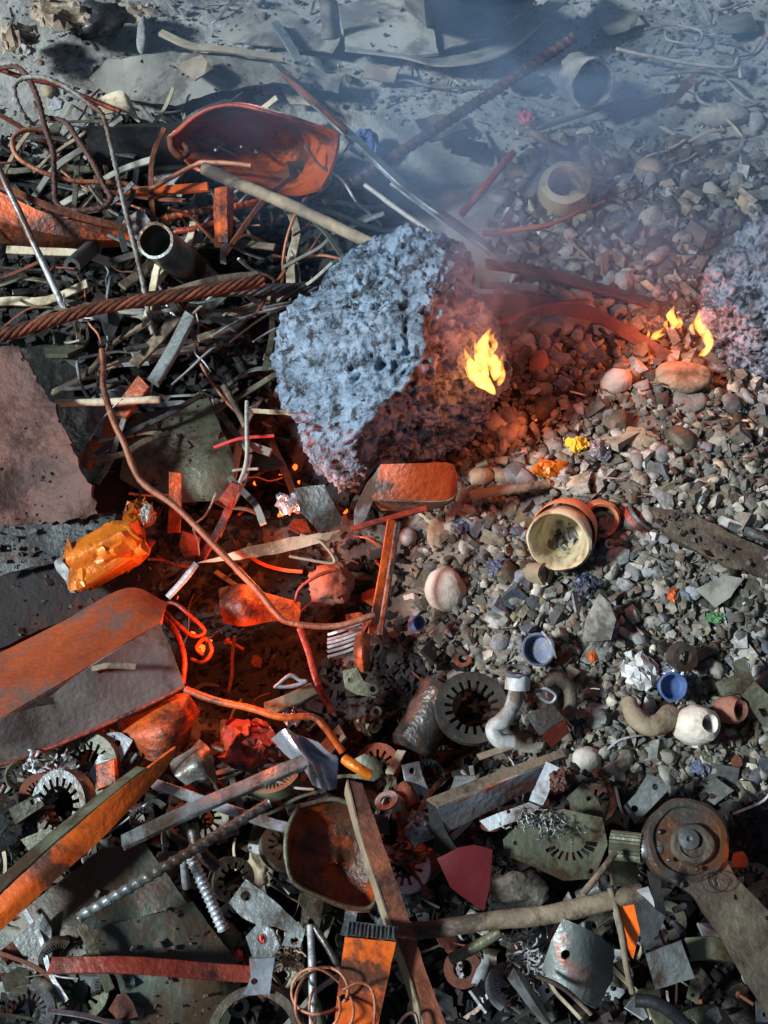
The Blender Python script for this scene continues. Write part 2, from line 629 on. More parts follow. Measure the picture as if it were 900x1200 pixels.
def lathe(prof, c, axis, n=28, crumple=0.0, seed=0.0, jag=0.0):
    "closed profile of (r, h) revolved about axis through c"
    ax = Vector(axis).normalized()
    u = ax.orthogonal().normalized()
    if abs(ax.z) < .98:
        u = Vector((0, 0, 1)).cross(ax).normalized()
    v = ax.cross(u)
    V, F = [], []
    k = len(prof)
    hm = max(h for r, h in prof)
    for i in range(n):
        a = 2 * math.pi * i / n
        d = u * math.cos(a) + v * math.sin(a)
        for r, h in prof:
            hh = h
            if jag and h > hm * .8:
                hh = h * (1 + jag * noise.noise(Vector((math.cos(a) * 2.2, math.sin(a) * 2.2, seed))))
            p = Vector(c) + d * r + ax * hh
            if crumple:
                q = p * (1.6 / max(.004, max(x[0] for x in prof)))
                p = p + d * crumple * noise.noise(q + Vector((seed, 0, 0))) + ax * crumple * .6 * noise.noise(q + Vector((0, seed, 5)))
            V.append(p)
    for i in range(n):
        for j in range(k):
            a, b = i * k + j, i * k + (j + 1) % k
            c2, d2 = ((i + 1) % n) * k + (j + 1) % k, ((i + 1) % n) * k + j
            F.append((a, b, c2, d2))
    return V, F


def tubeprof(r, wall, h0, h1):
    return [(r, h0), (r, (h0 + h1) / 2), (r, h1), (r - wall, h1), (r - wall, (h0 + h1) / 2), (r - wall, h0)]


def cupprof(r0, r1, wall, h):
    "cup: base radius r0, rim radius r1, floor at 0"
    return [(.0005, 0), (r0 * .7, 0), (r0, h * .06), (r0 + (r1 - r0) * .6, h * .5), (r1, h * .96), (r1 - wall * .5, h), (r1 - wall, h * .96), (r0 + (r1 - r0) * .6 - wall, h * .5), (r0 - wall, h * .06 + wall), (.0005, wall)]


def pipe(name, a, b, dpx, wallpx, m, label, cat, crumple=0.0, jag=0.0, n=26, parent=None, **kw):
    A, B = P(*a), P(*b)
    k = S(*a)
    L = (B - A).length
    V, F = lathe(tubeprof(dpx * k / 2, wallpx * k, 0, L), B, (A - B), n, crumple, a[0], jag)
    return mk(name, V, F, m, parent, label, cat, sharp=50, **kw)


def crumple(name, px, py, wpx, hpx, m, label, cat, dz=.01, seed=1, amp=.5, parent=None, freq=1.7, thick=.6, **kw):
    "scrunched sheet: a grid of points pushed up and folded, flat facets"
    p = PG(px, py, dz)
    k = S(px, py, p.z)
    rr = random.Random(seed * 7 + 1)
    n = 7
    hz = min(wpx, hpx) * k * .5
    cols = []
    for j in range(n):
        for i in range(n):
            u, v = i / (n - 1) * 2 - 1, j / (n - 1) * 2 - 1
            # square to disc, irregular outline
            x, y = u * math.sqrt(1 - v * v / 2), v * math.sqrt(1 - u * u / 2)
            e = math.hypot(x, y)
            f = .92 + .28 * noise.noise(Vector((x * 1.3, y * 1.3, seed * 2.7)))
            jx, jy = rr.gauss(0, .10), rr.gauss(0, .10)
            z = rr.uniform(0, 1) * (.35 + amp) * (1 - .5 * e) + (1 - e * e) * .45
            cols.append(p + Vector(((x * f + jx) * wpx * k / 2, (y * f + jy) * hpx * k / 2 * 1.1, max(.02, z) * hz * thick * 1.5)))
    # one linear subdivision with small creases
    V, F = [], []
    n2 = 2 * n - 1
    for j in range(n2):
        for i in range(n2):
            i0, j0, i1, j1 = i // 2, j // 2, (i + 1) // 2, (j + 1) // 2
            q = (cols[j0 * n + i0] + cols[j0 * n + i1] + cols[j1 * n + i0] + cols[j1 * n + i1]) / 4
            if (i % 2) or (j % 2):
                q = q + Vector((rr.gauss(0, .03), rr.gauss(0, .03), rr.gauss(0, .09))) * hz
            V.append(q)
    for j in range(n2 - 1):
        for i in range(n2 - 1):
            a_, b_, c_, d_ = j * n2 + i, j * n2 + i + 1, (j + 1) * n2 + i + 1, (j + 1) * n2 + i
            if (i + j) % 2:
                F += [(a_, b_, c_), (a_, c_, d_)]
            else:
                F += [(a_, b_, d_), (b_, c_, d_)]
    return solid(name, V, F, .0012, m, parent, label, cat, sharp=24, **kw)


def tangle(name, px, py, wpx, hpx, dpx, count, m, label, cat, dz=.03, zr=.04, seed=1, curl=1.0, seg=5, parent=None, **kw):
    "one clump of many thin curled strands"
    rr = random.Random(seed)
    p = PG(px, py, dz)
    k = S(px, py, p.z)
    VV, FF = [], []
    for _ in range(count):
        q = p + Vector((rr.gauss(0, wpx * k * .22), rr.gauss(0, hpx * k * .26), rr.random() * zr))
        a = rr.uniform(0, 6.28); pts = [q]
        for _ in range(5):
            a += rr.gauss(0, .8 * curl)
            q = q + Vector((math.cos(a), math.sin(a), rr.gauss(0, .5))) * (min(wpx, hpx) * k * .11)
            pts.append(q)
        rad = dpx * k / 2 * rr.uniform(.7, 1.2)
        V, F = sweep(spline(pts, 3), lambda i, s, f: circ(rad, seg, .6))
        b = len(VV)
        VV += V; FF += [tuple(i + b for i in f) for f in F]
    return mk(name, VV, FF, m, parent, label, cat, sharp=80, **kw)


def stator(name, px, py, z, rpx, tilt, hpx, m, label, cat, slots=18, r0=.5, rs=.78, n_per=4, outer_teeth=False, **kw):
    "lamination stack: ring with slots cut from its bore; tilt = axis vector"
    c = P(px, py, z)
    k = S(px, py, z)
    R = rpx * k
    h = hpx * k
    ax = Vector(tilt).normalized()
    u = Vector((1, 0, 0)); u = (u - ax * u.dot(ax)).normalized(); v = ax.cross(u)
    n = slots * n_per
    V, F = [], []
    for lay in (0, 1):
        for i in range(n):
            ph = i % n_per
            a = 2 * math.pi * (i // n_per + (0, .5, .56, .94)[ph]) / slots
            ri = R * (rs if ph in (2, 3) else r0)
            ro = R * (1 - (.06 if outer_teeth and ph in (2, 3) else 0))
            d = u * math.cos(a) + v * math.sin(a)
            # slot walls are straight, slots stay slightly open to the bore
            V.append(c + d * ri + ax * (h * lay))
            V.append(c + d * ro + ax * (h * lay))
    N2 = n * 2
    for i in range(n):
        j = (i + 1) % n
        a, b, c2, d2 = i * 2, i * 2 + 1, j * 2 + 1, j * 2
        F.append((a, d2, c2, b))
        F.append((N2 + a, N2 + b, N2 + c2, N2 + d2))
        F.append((a, N2 + a, N2 + d2, d2))
        F.append((b, c2, N2 + c2, N2 + b))
    return mk(name, V, F, m, None, label, cat, sharp=30, **kw)


# ------------------------------------------------------------------ ground
def ground():
    def axis(lo, hi, st, far):
        a = list(np.arange(lo, hi + 1e-6, st))
        g = st
        x = hi
        out = []
        while x < far:
            g *= 1.35; x += g; out.append(x)
        x = lo; g = st; pre = []
        while x > -far:
            g *= 1.35; x -= g; pre.append(x)
        return pre[::-1] + a + out
    X = axis(-1.1, 1.1, .011, 120)
    Y = axis(.05, 2.6, .011, 120)
    V = []
    for y in Y:
        for x in X:
            z = G(x, y)
            if -1.2 < x < 1.2 and 0 < y < 2.8:
                z += .0035 * noise.noise(Vector((x * 45, y * 45, 0))) + .002 * noise.noise(Vector((x * 110, y * 110, 2)))
            V.append((x, y, z))
    nx = len(X)
    F = [(j * nx + i, j * nx + i + 1, (j + 1) * nx + i + 1, (j + 1) * nx + i) for j in range(len(Y) - 1) for i in range(nx - 1)]
    me = bpy.data.meshes.new('ground')
    me.from_pydata(V, [], F)
    me.shade_smooth()
    o = bpy.data.objects.new('ground', me)
    COL.objects.link(o)
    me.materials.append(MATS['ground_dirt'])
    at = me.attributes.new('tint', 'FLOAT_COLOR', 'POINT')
    C4 = np.ones((len(V), 4), np.float32)
    for q, (x, y, z) in enumerate(V):
        if abs(x) < 1.3 and -.3 < y < 3:
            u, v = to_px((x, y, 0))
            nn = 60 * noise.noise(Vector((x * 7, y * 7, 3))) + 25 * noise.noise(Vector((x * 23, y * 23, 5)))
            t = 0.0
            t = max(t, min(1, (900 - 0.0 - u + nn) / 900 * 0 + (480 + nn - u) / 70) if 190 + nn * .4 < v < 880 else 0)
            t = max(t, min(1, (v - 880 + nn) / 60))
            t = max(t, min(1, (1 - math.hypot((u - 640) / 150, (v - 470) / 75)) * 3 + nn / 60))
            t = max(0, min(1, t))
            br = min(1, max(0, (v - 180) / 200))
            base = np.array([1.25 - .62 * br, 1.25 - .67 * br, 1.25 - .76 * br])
            C4[q, :3] = base * (1 - t) + np.array([.03, .03, .03]) * t  # near black under heap and hollow paints in the shade of the gaps
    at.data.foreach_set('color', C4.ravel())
    tag(o, 'dusty grey dirt ground under the scrap and rubble', None, None, 'structure')


ground()


# ------------------------------------------------------------ slag boulders
def ember_mat(key, c1, c2, dark, emb, ash):
    "clinker; attribute heat (0..1) marks the burning side: coloured dark for its shade, cracks glowing"
    m = mat(key, c1, c2, .62, 0, 30, dark, .44, 1.0, 85, vary=0, spot_scale=42, fdist=.008)
    nt = m.node_tree; N, L = nt.nodes, nt.links
    bs = N['Principled BSDF']
    at = N.new('ShaderNodeAttribute'); at.attribute_name = 'heat_shade'
    src = bs.inputs['Base Color'].links[0].from_socket
    mx = N.new('ShaderNodeMix'); mx.data_type = 'RGBA'
    L.new(at.outputs['Fac'], mx.inputs['Factor'])
    L.new(src, mx.inputs['A'])
    mx.inputs['B'].default_value = lin(50, 30, 27)  # darker base on the burning side stands in for its shade
    L.new(mx.outputs['Result'], bs.inputs['Base Color'])
    tc = N.new('ShaderNodeTexCoord')
    vo = N.new('ShaderNodeTexNoise'); vo.inputs['Scale'].default_value = 60; vo.inputs['Detail'].default_value = 7; vo.inputs['Roughness'].default_value = .7
    L.new(tc.outputs['Object'], vo.inputs['Vector'])
    rp = N.new('ShaderNodeValToRGB')
    rp.color_ramp.elements[0].position = .50; rp.color_ramp.elements[0].color = (0, 0, 0, 1)
    rp.color_ramp.elements[1].position = .70; rp.color_ramp.elements[1].color = (1, .16, .02, 1)
    e = rp.color_ramp.elements.new(.58); e.color = (.35, .02, .005, 1)
    L.new(vo.outputs['Fac'], rp.inputs['Fac'])
    ml = N.new('ShaderNodeMath'); ml.operation = 'MULTIPLY'
    pw = N.new('ShaderNodeMath'); pw.operation = 'POWER'; pw.inputs[1].default_value = 2.0
    L.new(at.outputs['Fac'], pw.inputs[0])
    L.new(pw.outputs[0], ml.inputs[0]); ml.inputs[1].default_value = emb
    L.new(rp.outputs['Color'], bs.inputs['Emission Color'])
    L.new(ml.outputs[0], bs.inputs['Emission Strength'])
    return m


ember_mat('clinker', lin(70, 84, 98), lin(142, 162, 180), lin(30, 34, 40), 2.2, 0)
ember_mat('clinker_dark', lin(74, 82, 92), lin(134, 146, 158), lin(40, 42, 48), .8, 0)


def boulder(name, c_px, z, outline, depth, ridge, al, ar, m, label, heatf, seed, pit=1.0, cuts=()):
    C0 = P(c_px[0], c_px[1], z)
    k = S(c_px[0], c_px[1], z)
    fw = (CAM - C0).normalized()
    rt = RGT
    up = fw.cross(rt).normalized()
    O = [((x - c_px[0]) * k, -(y - c_px[1]) * k) for x, y in outline]
    A = [math.atan2(b, a) for a, b in O]
    R = [math.hypot(a, b) for a, b in O]
    ordr = np.argsort(A)
    A = np.array(A)[ordr]; R = np.array(R)[ordr]
    A3 = np.concatenate([A - 2 * math.pi, A, A + 2 * math.pi]); R3 = np.concatenate([R, R, R])
    V0, F = ICO[7]
    V, heat_shade = [], []
    for v in V0:
        # v.z towards the viewer
        th = math.atan2(v.y, v.x)
        Rr = float(np.interp(th, A3, R3))
        ce = math.hypot(v.x, v.y)
        D = depth if v.z > 0 else depth * .95
        r = 1 / math.sqrt((ce / Rr) ** 2 + (v.z / D) ** 2)
        p = v * r
        ru = (float(np.interp(-p.y / k + c_px[1], [q[1] for q in ridge], [q[0] for q in ridge])) - c_px[0]) * k
        lim = depth * .86 - (al * (ru - p.x) if p.x < ru else ar * (p.x - ru))
        if p.z > lim:
            p.z = lim + (p.z - lim) * .05
        for nx_, ny_, nz_, dd in cuts:
            ex = p.x * nx_ + p.y * ny_ + p.z * nz_ - dd
            if ex > 0:
                p -= Vector((nx_, ny_, nz_)) * (ex * .93)
        q = p * 1.0 + Vector((seed, seed * 2, 0))
        dn = p.normalized()
        d = .009 * noise.noise(q * 9) + .011 * noise.noise(q * 24)
        wq = q + Vector((noise.noise(q * 40), noise.noise(q * 40 + Vector((9, 0, 0))), noise.noise(q * 40 + Vector((0, 9, 0))))) * .010
        dist = noise.voronoi(wq * 64)[0]
        cell = dist[1] - dist[0]
        d += pit * (.0055 * min(1, cell * 2.2) - .003)
        big = noise.voronoi(wq * 24 + Vector((3, 3, 3)))[0]
        hole = max(0, .27 - big[0]) / .27
        d -= pit * .028 * hole ** .5
        sm = noise.voronoi(wq * 58 + Vector((1, 7, 3)))[0]
        d -= pit * .014 * (max(0, .27 - sm[0]) / .27) ** .5
        d += .005 * noise.noise(q * 75) * pit + .0045 * noise.noise(q * 170) * pit
        p = p + dn * d
        px_, py_ = c_px[0] + p.x / k, c_px[1] - p.y / k
        heat_shade.append(heatf(px_, py_, p) )
        V.append(C0 + rt * p.x + up * p.y + fw * p.z)
    o = mk(name, V, F, m, None, label, 'boulder', sharp=180)
    at = o.data.attributes.new('heat_shade', 'FLOAT', 'POINT')
    at.data.foreach_set('value', np.clip(np.array(heat_shade, dtype=np.float32), 0, 1))
    return o


def heat1(x, y, p):
    rx = np.interp(y, [270, 300, 420, 450, 480, 510, 560], [478, 490, 496, 476, 440, 405, 360])
    n = 26 * noise.noise(p * 26) + 16 * noise.noise(p * 60)
    return (x - rx + n) / 34


boulder('burning_boulder', (462, 425), .115,
        [(318, 405), (326, 375), (352, 350), (378, 345), (384, 325), (410, 300), (440, 278), (480, 276), (520, 282), (548, 300), (556, 340), (576, 372), (590, 420), (588, 470), (566, 508), (530, 528),
         (480, 536), (440, 545), (425, 568), (400, 570), (372, 535), (350, 490), (330, 460), (318, 430)],
        .175, [(477, 270), (488, 340), (496, 420), (440, 480), (400, 520), (390, 570)], .72, .98, MATS['clinker'],
        'large ash-grey slag boulder burning red on one side in the middle of the heap', heat1, 3.1,
        cuts=((-.45, .62, .643, .118), (-.93, .05, .364, .146)))

boulder('slag_boulder', (905, 352), .085,
        [(822, 352), (828, 320), (846, 285), (880, 262), (930, 258), (985, 290), (1000, 360), (980, 420), (930, 440), (880, 440), (846, 425), (828, 395)],
        .13, [(905, 250), (905, 450)], .5, .5, MATS['clinker_dark'],
        'dark blue-grey slag boulder at the edge of the gravel behind the small flames', lambda x, y, p: (1.15 - abs(x - 828) / 26 - abs(y - 300) / 50) * .5, 8.7, .8, cuts=((-.6, .5, .62, .085), (-.5, -.6, .62, .09)))


# -------------------------------------------------------------------- flames
def flame_mat():
    "burning gas: glows through its volume, so thin edges fade to orange"
    m = bpy.data.materials.new('flame')
    m.use_nodes = True
    nt = m.node_tree; N, L = nt.nodes, nt.links
    N.remove(N['Principled BSDF'])
    em = N.new('ShaderNodeEmission')
    tc = N.new('ShaderNodeTexCoord')
    nz = N.new('ShaderNodeTexNoise'); nz.inputs['Scale'].default_value = 70; nz.inputs['Detail'].default_value = 3
    L.new(tc.outputs['Object'], nz.inputs['Vector'])
    mr = N.new('ShaderNodeMapRange')
    mr.inputs['From Min'].default_value = .33; mr.inputs['From Max'].default_value = .74
    mr.inputs['To Min'].default_value = 0; mr.inputs['To Max'].default_value = 560
    L.new(nz.outputs['Fac'], mr.inputs['Value'])
    em.inputs['Color'].default_value = (1, .33, .055, 1)
    L.new(mr.outputs['Result'], em.inputs['Strength'])
    L.new(em.outputs[0], N['Material Output'].inputs['Volume'])
    MATS['flame'] = m


flame_mat()


def flame(name, tongues, label, energy, lpos, group='flames on the burning slag'):
    root = empty(name, P(*tongues[0][0][0]), label, 'flame', group)
    for pp, rad in tongues:
        path = spline(pts3(pp), 7)
        k = S(*pp[0])
        n = len(path)
        rr = [float(np.interp(i / (n - 1), np.linspace(0, 1, len(rad)), rad)) * .84 * k for i in range(n)]
        V, F = sweep(path, lambda i, s, f: circ(max(rr[i] * (1 + .25 * noise.noise(Vector((s * 90, k * 900, 0)))), .0003), 14, .85))
        mk('flame_tongue', V, F, 'flame', root, sharp=180)
    ld = bpy.data.lights.new('fire_light', 'POINT')
    ld.energy = energy
    ld.color = (1.0, .15, .022)
    ld.shadow_soft_size = .02
    lo = bpy.data.objects.new('fire_light', ld)
    COL.objects.link(lo)
    lo.parent = root
    lo.location = P(*lpos) - root.location


flame('flame', [([(580, 462, .165), (570, 450, .17), (558, 436, .18), (550, 424, .195), (544, 408, .215)], [2, 10, 11, 6, .5]),
                ([(580, 446, .175), (580, 430, .19), (571, 417, .20), (566, 404, .215), (575, 384, .24)], [2, 11, 10, 9, .6]),
                ([(568, 456, .17), (561, 448, .175), (552, 440, .185), (543, 426, .20)], [2, 7, 5, .4]),
                ([(584, 452, .17), (588, 440, .18), (586, 428, .195), (590, 414, .21)], [2, 6, 5, .4]),
                ([(572, 440, .175), (566, 430, .19), (560, 418, .205), (556, 398, .23)], [2, 8, 6, .4]),
                ([(576, 414, .20), (580, 404, .215), (576, 396, .225), (582, 388, .235)], [2, 5, 4, .4])],
      'tall yellow flame on the red side of the burning boulder', .85, (606, 424, .26))
flame('flame', [([(787, 386, .05), (790, 378, .06), (786, 370, .075), (790, 358, .095)], [1, 6.5, 6, .4]),
                ([(793, 385, .05), (797, 378, .06), (793, 366, .075)], [1, 4.5, .4]), ([(783, 386, .05), (780, 380, .055), (783, 374, .065)], [1, 3.5, .4])],
      'small yellow flame licking up among the gravel beside the slag boulder', .3, (785, 366, .10))
flame('flame', [([(760, 399, .03), (768, 393, .04), (778, 384, .055)], [1, 5, .4]),
                ([(764, 398, .03), (772, 394, .04), (780, 391, .05)], [1, 3.5, .4]), ([(756, 398, .03), (760, 392, .04), (760, 386, .05)], [1, 2.6, .4])],
      'tiniest flame lying low on the red strip in the gravel', .15, (766, 384, .08))
flame('flame', [([(824, 418, .05), (831, 405, .06), (827, 392, .075), (818, 380, .09), (820, 362, .115)], [1, 6, 7.5, 6, .4]),
                ([(818, 417, .05), (826, 412, .055), (834, 398, .07)], [1, 5, .4]), ([(814, 392, .07), (810, 384, .08), (815, 374, .095)], [1, 4, .4])],
      'yellow flame at the foot of the dark slag boulder', .3, (812, 392, .12))


# ------------------------------------------------------------- placed things
def loft(name, rows, tpx, m, label, cat, n=10, sub=1, bump=.0025, parent=None, smooth_rows=False, **kw):
    "sheet through rows of (px, py, z); each row is splined to n points per span"
    PL_N[0] += 1
    sd_ = PL_N[0] * 4.1
    R = [spline([Vector((a[0], a[1], a[2] * 1000)) for a in r], n) for r in rows]
    k = len(R[0])
    if smooth_rows:
        cols = [spline([r[i] for r in R], sub) for i in range(k)]
        R = [[cols[i][j] for i in range(k)] for j in range(len(cols[0]))]
    else:
        R2 = []
        for a, b in zip(R[:-1], R[1:]):
            for q in range(sub):
                R2.append([a[i].lerp(b[i], q / sub) for i in range(k)])
        R = R2 + [R[-1]]
    V, F = [], []
    cs = S(rows[0][0][0], rows[0][0][1], rows[0][0][2])
    for r in R:
        for v in r:
            z = v.z / 1000 + bump * noise.noise(Vector((v.x * cs * 16, v.y * cs * 16, sd_)))
            V.append(P(v.x + .8 * noise.noise(Vector((v.x * .15, v.y * .15, sd_))), v.y, z))
    for j in range(len(R) - 1):
        for i in range(k - 1):
            F.append((j * k + i, j * k + i + 1, (j + 1) * k + i + 1, (j + 1) * k + i))
    return solid(name, V, F, tpx * cs, m, parent, label, cat, **kw)


# --- rusty hood and the tangle of rods behind the heap
hood = empty('motor_housing', P(300, 200, .03), 'rusty curved motor housing half coloured orange for firelight lying open behind the boulder', 'housing')
loft('shell', [[(198, 163, .12), (236, 134, .17), (278, 124, .19), (330, 136, .19), (396, 158, .17)],
               [(206, 172, .085), (240, 150, .09), (282, 142, .09), (336, 152, .09), (394, 176, .14)],
               [(214, 182, .075), (246, 182, .055), (288, 184, .05), (338, 192, .055), (386, 202, .11)],
               [(222, 192, .09), (254, 206, .095), (296, 216, .10), (340, 226, .10), (376, 220, .11)]],
     4, 'hood_rust_firelit', None, None, n=6, sub=5, smooth_rows=True, bump=.010, parent=hood)
rod('rolled_edge', [(200, 160, .125), (203, 175, .115), (212, 184, .105), (220, 178, .105), (214, 170, .11)], 9, 'rust', None, None, parent=hood)
rod('lip', [(198, 162, .125), (236, 133, .175), (278, 123, .195), (330, 135, .195), (396, 157, .155)], 5, 'rust_red', None, None, parent=hood)
plate('bracket', [(322, 206, .07), (346, 196, .075), (372, 214, .075), (352, 232, .06), (328, 226, .06)], 3, 'rust', None, None, parent=hood, holes=[(346, 213, 4)])

rebar('rebar', [(0, 80, .16), (21, 79, .17), (36, 96, .175), (46, 121, .17), (53, 149, .16), (62, 178, .15), (64, 213, .13), (66, 236, .12), (80, 246, .12), (117, 244, .12), (130, 234, .12), (123, 219, .125), (107, 188, .14), (89, 160, .15), (75, 142, .155), (50, 137, .15)],
      7, 'rust_plate', 'pinkish ribbed rod bent into a tall closed loop behind the heap', 'rebar', pitch=.012)
rebar('rebar', [(40, 147, .12), (28, 135, .14), (18, 114, .16), (18, 99, .17), (30, 91, .18), (53, 92, .185), (78, 103, .185), (107, 124, .18), (121, 137, .18), (132, 178, .165), (142, 224, .15), (153, 270, .13), (165, 320, .11), (179, 392, .07)],
      6.5, 'grey_wire', 'pale ribbed rod hooked over and running down past the open pipe', 'rebar', pitch=.012)
rod('thick_wire', [(53, 153, .14), (28, 153, .15), (14, 164, .15), (21, 185, .14), (53, 203, .13), (89, 213, .12), (142, 215, .11), (171, 222, .10), (200, 208, .105), (228, 194, .11), (242, 190, .12), (295, 194, .13)],
    6, 'copper_wire', 'brown wire looping round the rods and into the rusty housing', 'wire')
rod('steel_rod', [(-6, 188, .17), (14, 231, .15), (46, 300, .11), (79, 368, .06)], 8, 'steel_pale', 'straight pale rod leaning down behind the rusty steel cable', 'rod', wobble=.002)
rod('bent_rod', [(-5, 80, .15), (30, 92, .14), (70, 100, .13), (95, 112, .12), (140, 130, .11)], 6, 'rust_red', 'thin rust-red rod passing behind the bent loops', 'rod')
loft('leaf_spring', [[(-6, 222, .12), (50, 248, .11), (100, 262, .10), (152, 270, .08)], [(-6, 258, .10), (50, 272, .09), (100, 280, .08), (152, 282, .07)], [(-6, 284, .06), (50, 290, .055), (100, 291, .05), (148, 289, .05)]],
     3, 'rust_and_firelit', 'bowed orange rusty sheet under the bent rods', 'sheet', n=6, sub=3)
bar('flat_bar', [(-6, 214, .135), (60, 244, .125), (150, 268, .10)], 9, 4, 'rust', 'brown flat bar along the rim of the orange sheet', 'bar')
pipe('pipe', (182, 282, .15), (232, 322, -.02), 44, 3.5, 'steel', 'open grey steel pipe pointing up at the foot of the bent rods', 'pipe', .0015)
pipe('pipe', (84, 312, .11), (108, 290, .06), 20, 5, 'steel_dark', 'short small-bore pipe stub beside the straight pale rod', 'pipe')
V, F = lathe(tubeprof(.040, .006, 0, .19), P(106, 176, .04), (1, .1, -.05), 24, .006, 3)
mk('canister', V, F, 'black_plastic', None, 'black burnt canister lying behind the brown looping wire', 'canister')
rebar('rebar', [(188, 257, .06), (222, 250, .065), (262, 244, .06), (305, 236, .05)], 9, 'rust_and_firelit', 'short orange ribbed rod under the rusty housing', 'rebar')
rod('pin', [(204, 271, .05), (228, 268, .055), (250, 262, .055)], 8, 'rust_red', 'stubby pink rod beneath the orange ribbed rod', 'rod')
bar('flat_bar', [(136, 225, .07), (190, 223, .075), (243, 219, .08)], 13, 5, 'rust_and_firelit', 'orange flat bar running into the rusty housing', 'bar')
br = empty('clip', P(262, 280, .03), 'upright orange U-shaped clip below the rusty housing', 'clip')
loft('channel', [[(251, 221, .10), (250, 250, .07), (252, 283, .045)], [(258, 219, .11), (258, 250, .08), (259, 284, .055)], [(266, 219, .11), (266, 250, .08), (267, 284, .055)], [(274, 222, .10), (274, 250, .07), (272, 282, .045)]], 2, 'rust_and_firelit', None, None, n=5, parent=br)
plate('foot_plate', [(248, 279, .045), (276, 281, .045), (274, 291, .04), (252, 290, .04)], 3, 'rust', None, None, parent=br)
rod('pole', [(238, 197, .15), (300, 224, .15), (370, 254, .15), (440, 288, .17)], 15, 'wood', 'weathered grey-brown pole running down to the top of the boulder', 'pole', seg=10, taper=(1.05, .9))
bar('flat_bar', [(322, 76, .13), (400, 150, .14), (470, 215, .14), (540, 268, .13), (596, 308, .12)], 13, 6, 'steel', 'long grey flat bar crossing under the long rebar', 'bar', roll=.3)
bar('angle_strip', [(332, 88, .147), (372, 122, .152), (406, 154, .155)], 4, 7, 'rust', 'rusty edge strip on the upper end of the long flat bar', 'strip')
rod('thin_rod', [(428, 217, .10), (480, 256, .11), (545, 300, .11)], 6, 'grey_wire', 'thin pale rod, nearest the boulder of the two below the rebar', 'rod')
rod('thin_rod', [(458, 216, .10), (520, 258, .11), (592, 304, .11)], 6, 'steel_pale', 'thin pale rod between the flat bar and its twin', 'rod')
rebar('rebar', [(378, 236, .07), (470, 178, .12), (570, 112, .16), (672, 44, .20)], 14, 'rebar_dark', 'long straight rebar sticking out over the dusty ground', 'rebar', pitch=.014)
rod('stick', [(540, 252, .03), (566, 222, .05), (602, 178, .07)], 9, 'rust_red', 'reddish stick propped up behind the gravel', 'stick')
rod('stick', [(566, 274, .05), (610, 268, .05), (650, 260, .05), (707, 236, .04)], 7, 'copper_wire', 'long reddish-brown twig lying over the gravel beside the ceramic ring', 'twig', taper=(1, .6))
bar('lath', [(188, 38, .10), (225, 55, .09), (270, 60, .085), (330, 68, .07)], 10, 4, 'wood_pale', 'cream wooden lath on the grey sheet', 'lath')
bar('lath', [(322, 28, .05), (340, 55, .05), (368, 104, .04)], 11, 4, 'steel', 'short grey lath pointing towards the long flat bar', 'lath')

# --- dusty ground at the back
plate('crumpled_sheet', [(104, 92, .05), (124, 70, .06), (190, 62, .075), (262, 62, .08), (322, 72, .07), (404, 86, .035), (396, 108, .03), (320, 96, .065), (252, 108, .06), (206, 124, .04), (160, 118, .045), (122, 108, .04)],
      2, 'cardboard', 'crumpled grey sheet spread behind the rusty housing', 'sheet', bump=.02, rsc=7, rag=3)
plate('folded_sheet', [(196, 18, .03), (260, 6, .035), (340, 14, .035), (400, 40, .03), (390, 62, .02), (300, 52, .03), (226, 44, .03)], 2, 'cardboard', 'flat dusty sheet lying behind the cream lath', 'sheet', bump=.010, rsc=6, rag=3)
plate('card_scrap', [(206, 76, .095), (236, 64, .10), (250, 80, .10), (228, 94, .095)], 2, 'leaf_litter', 'small brown curled scrap on the crumpled sheet', 'scrap', bump=.012, rsc=30)
plate('board', [(398, 6, .03), (498, -14, .04), (514, 62, .035), (470, 66, .03), (404, 52, .03)], 4, 'cardboard', 'flat grey board lying at the back of the yard', 'board', bump=.004, rag=2)
loft('curled_panel', [[(408, 50, .02), (470, 58, .02), (520, 66, .02), (580, 50, .03), (640, 2, .05), (668, -30, .06)], [(404, 58, .035), (470, 66, .04), (520, 76, .045), (590, 62, .06), (650, 12, .09), (690, -20, .10)]], 2.5, 'cardboard', 'long curled strip of grey panel bending towards the dark corner', 'panel', n=6, sub=3)
plate('board', [(516, 24, .025), (580, 0, .03), (640, -16, .03), (626, 0, .035), (578, 42, .03), (520, 58, .025)], 3, 'cardboard', 'grey board tucked behind the curled panel', 'board', bump=.004, rag=2)
blk = empty('shade_panel', P(545, 0, .0), 'upright panel coloured dark for shade, standing at the back edge', 'shade_panel')
loft('side', [[(497, 2, .20), (540, -12, .20), (600, -34, .20)], [(500, 34, .03), (548, 22, .02), (610, -2, .02)]], 8, 'steel_dark', None, None, n=4, sub=4, parent=blk)  # dark colour stands in for the shadow at the back
loft('end', [[(470, -20, .20), (497, 1, .20)], [(476, 14, .03), (500, 33, .03)]], 6, 'cardboard', None, None, n=4, sub=4, parent=blk)
loft('post', [[(374, 2, .10), (386, -1, .11), (396, 2, .10)], [(376, 24, .06), (387, 22, .07), (398, 24, .06)], [(377, 46, .03), (388, 45, .035), (400, 45, .03)]], 3, 'cardboard', 'short upright plank stub before the flat grey board', 'plank', n=4, sub=3)
stone('shard', 168, 42, 16, 50, 'stone_grey', 'tall grey pointed shard standing beside the cream lath', 'shard', seed=5, dz=.05, thick=.8)
rod('wire', [(452, 97, .01), (478, 95, .012), (500, 101, .01), (530, 103, .012), (566, 102, .01)], 3.2, 'steel_pale', 'thin white bent wire on the dusty ground', 'wire')
cyl = empty('broken_pot', PG(682, 110), 'broken grey ceramic pot lying open on the dusty ground', 'pot')
V, F = lathe(cupprof(.032, .044, .006, .065), P(672, 88, .06), Vector((.30, -.62, .28)), 30, .004, 5, .18)
